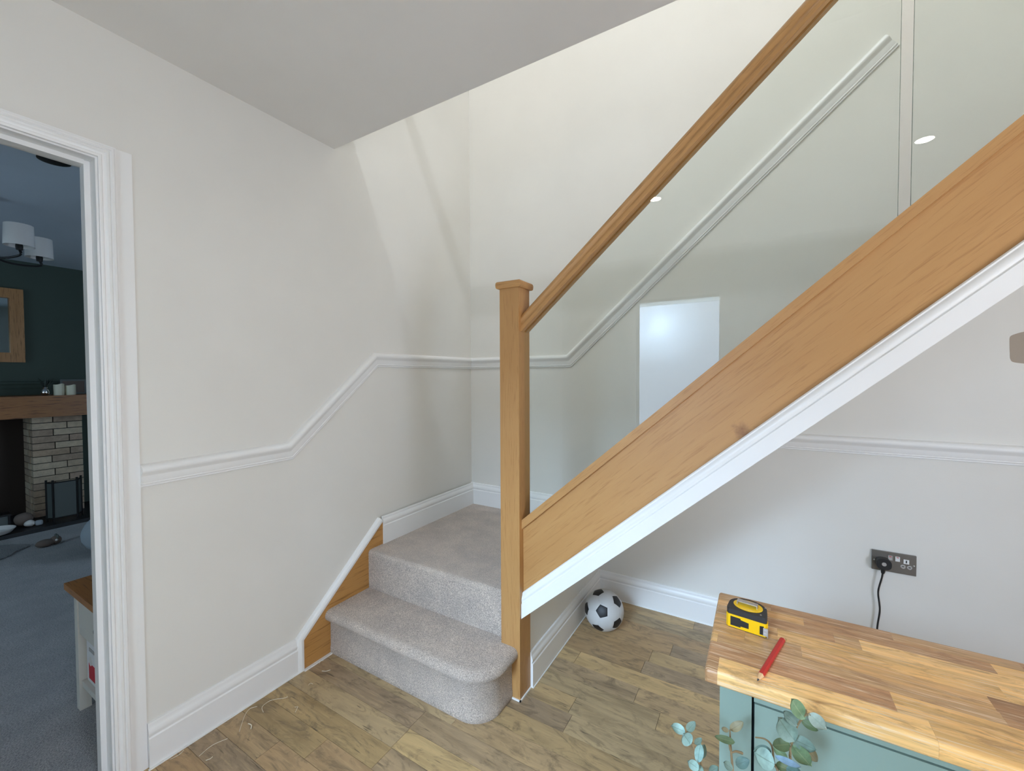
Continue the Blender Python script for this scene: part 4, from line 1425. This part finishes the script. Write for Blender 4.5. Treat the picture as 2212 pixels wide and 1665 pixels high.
# side table just inside the doorway, and the box on its shelf
tb = thing('side_table', 'cream side table with an oak top just inside the left doorway', 'side table', (-0.36, -1.72, 0))
TX0, TX1, TY0, TY1, TT = -0.585, -0.135, -1.905, -1.50, 0.505
box('table_top', (TX0, TX1, TY0, TY1, TT - 0.024, TT), MAT['oak_top'], tb, bevel=0.003)
a0_, a1_, b0_, b1_ = TX0 + 0.022, TX1 - 0.022, TY0 + 0.022, TY1 - 0.022
for x_ in (a0_, a1_ - 0.034):
    for y_ in (b0_, b1_ - 0.034):
        box('leg', (x_, x_ + 0.034, y_, y_ + 0.034, 0, TT - 0.024), MAT['cream_paint'], tb, bevel=0.002)
boxes('apron', [(a0_ + 0.006, a0_ + 0.022, b0_ + 0.04, b1_ - 0.04, 0.31, TT - 0.024), (a1_ - 0.022, a1_ - 0.006, b0_ + 0.04, b1_ - 0.04, 0.31, TT - 0.024), (a0_ + 0.04, a1_ - 0.04, b1_ - 0.022, b1_ - 0.006, 0.31, TT - 0.024), (a0_ + 0.04, a1_ - 0.04, b0_ + 0.004, b0_ + 0.02, 0.31, 0.345)], MAT['cream_paint'], tb)
dwr = box('drawer', (a0_ + 0.046, a1_ - 0.046, b0_ + 0.002, b0_ + 0.02, 0.349, TT - 0.028), MAT['cream_paint'], tb, bevel=0.002)
V, F = lathe_geo([(0.006, 0), (0.006, 0.01), (0.013, 0.016), (0.013, 0.022), (0.005, 0.026)], 0, 0, 0, 14)
link_mesh('knob', [(-0.25 + v[0], b0_ + 0.002 - v[2], 0.415 + v[1]) for v in V], F, MAT['nickel'], dwr, smooth=True)
box('shelf', (a0_ + 0.01, a1_ - 0.01, b0_ + 0.008, b1_ - 0.01, 0.095, 0.118), MAT['cream_paint'], tb, bevel=0.002)
box('back_panel', (a0_ + 0.012, a1_ - 0.012, b1_ - 0.012, b1_ - 0.006, 0.118, 0.31), MAT['cream_paint'], tb)
bx = thing('box', 'white box with a red print on the shelf of the side table', 'box', (-0.43, -1.83, 0.118))
box('carton', (-0.515, -0.36, -1.862, -1.79, 0.119, 0.285), MAT['card'], bx, bevel=0.002)
box('red_print', (-0.492, -0.39, -1.8634, -1.862, 0.135, 0.195), MAT['red_print'], bx)
box('grey_print', (-0.485, -0.43, -1.8634, -1.862, 0.245, 0.258), MAT['grey_plastic'], bx)
V, F = prism_geo([(-0.472 + 0.016 * math.cos(2 * PI * k / 18), 0, 0.207 + 0.018 * math.sin(2 * PI * k / 18)) for k in range(18)], (0, -1.8638, 0), (0, -1.862, 0))
link_mesh('white_print', V, F, MAT['ceramic'], bx)
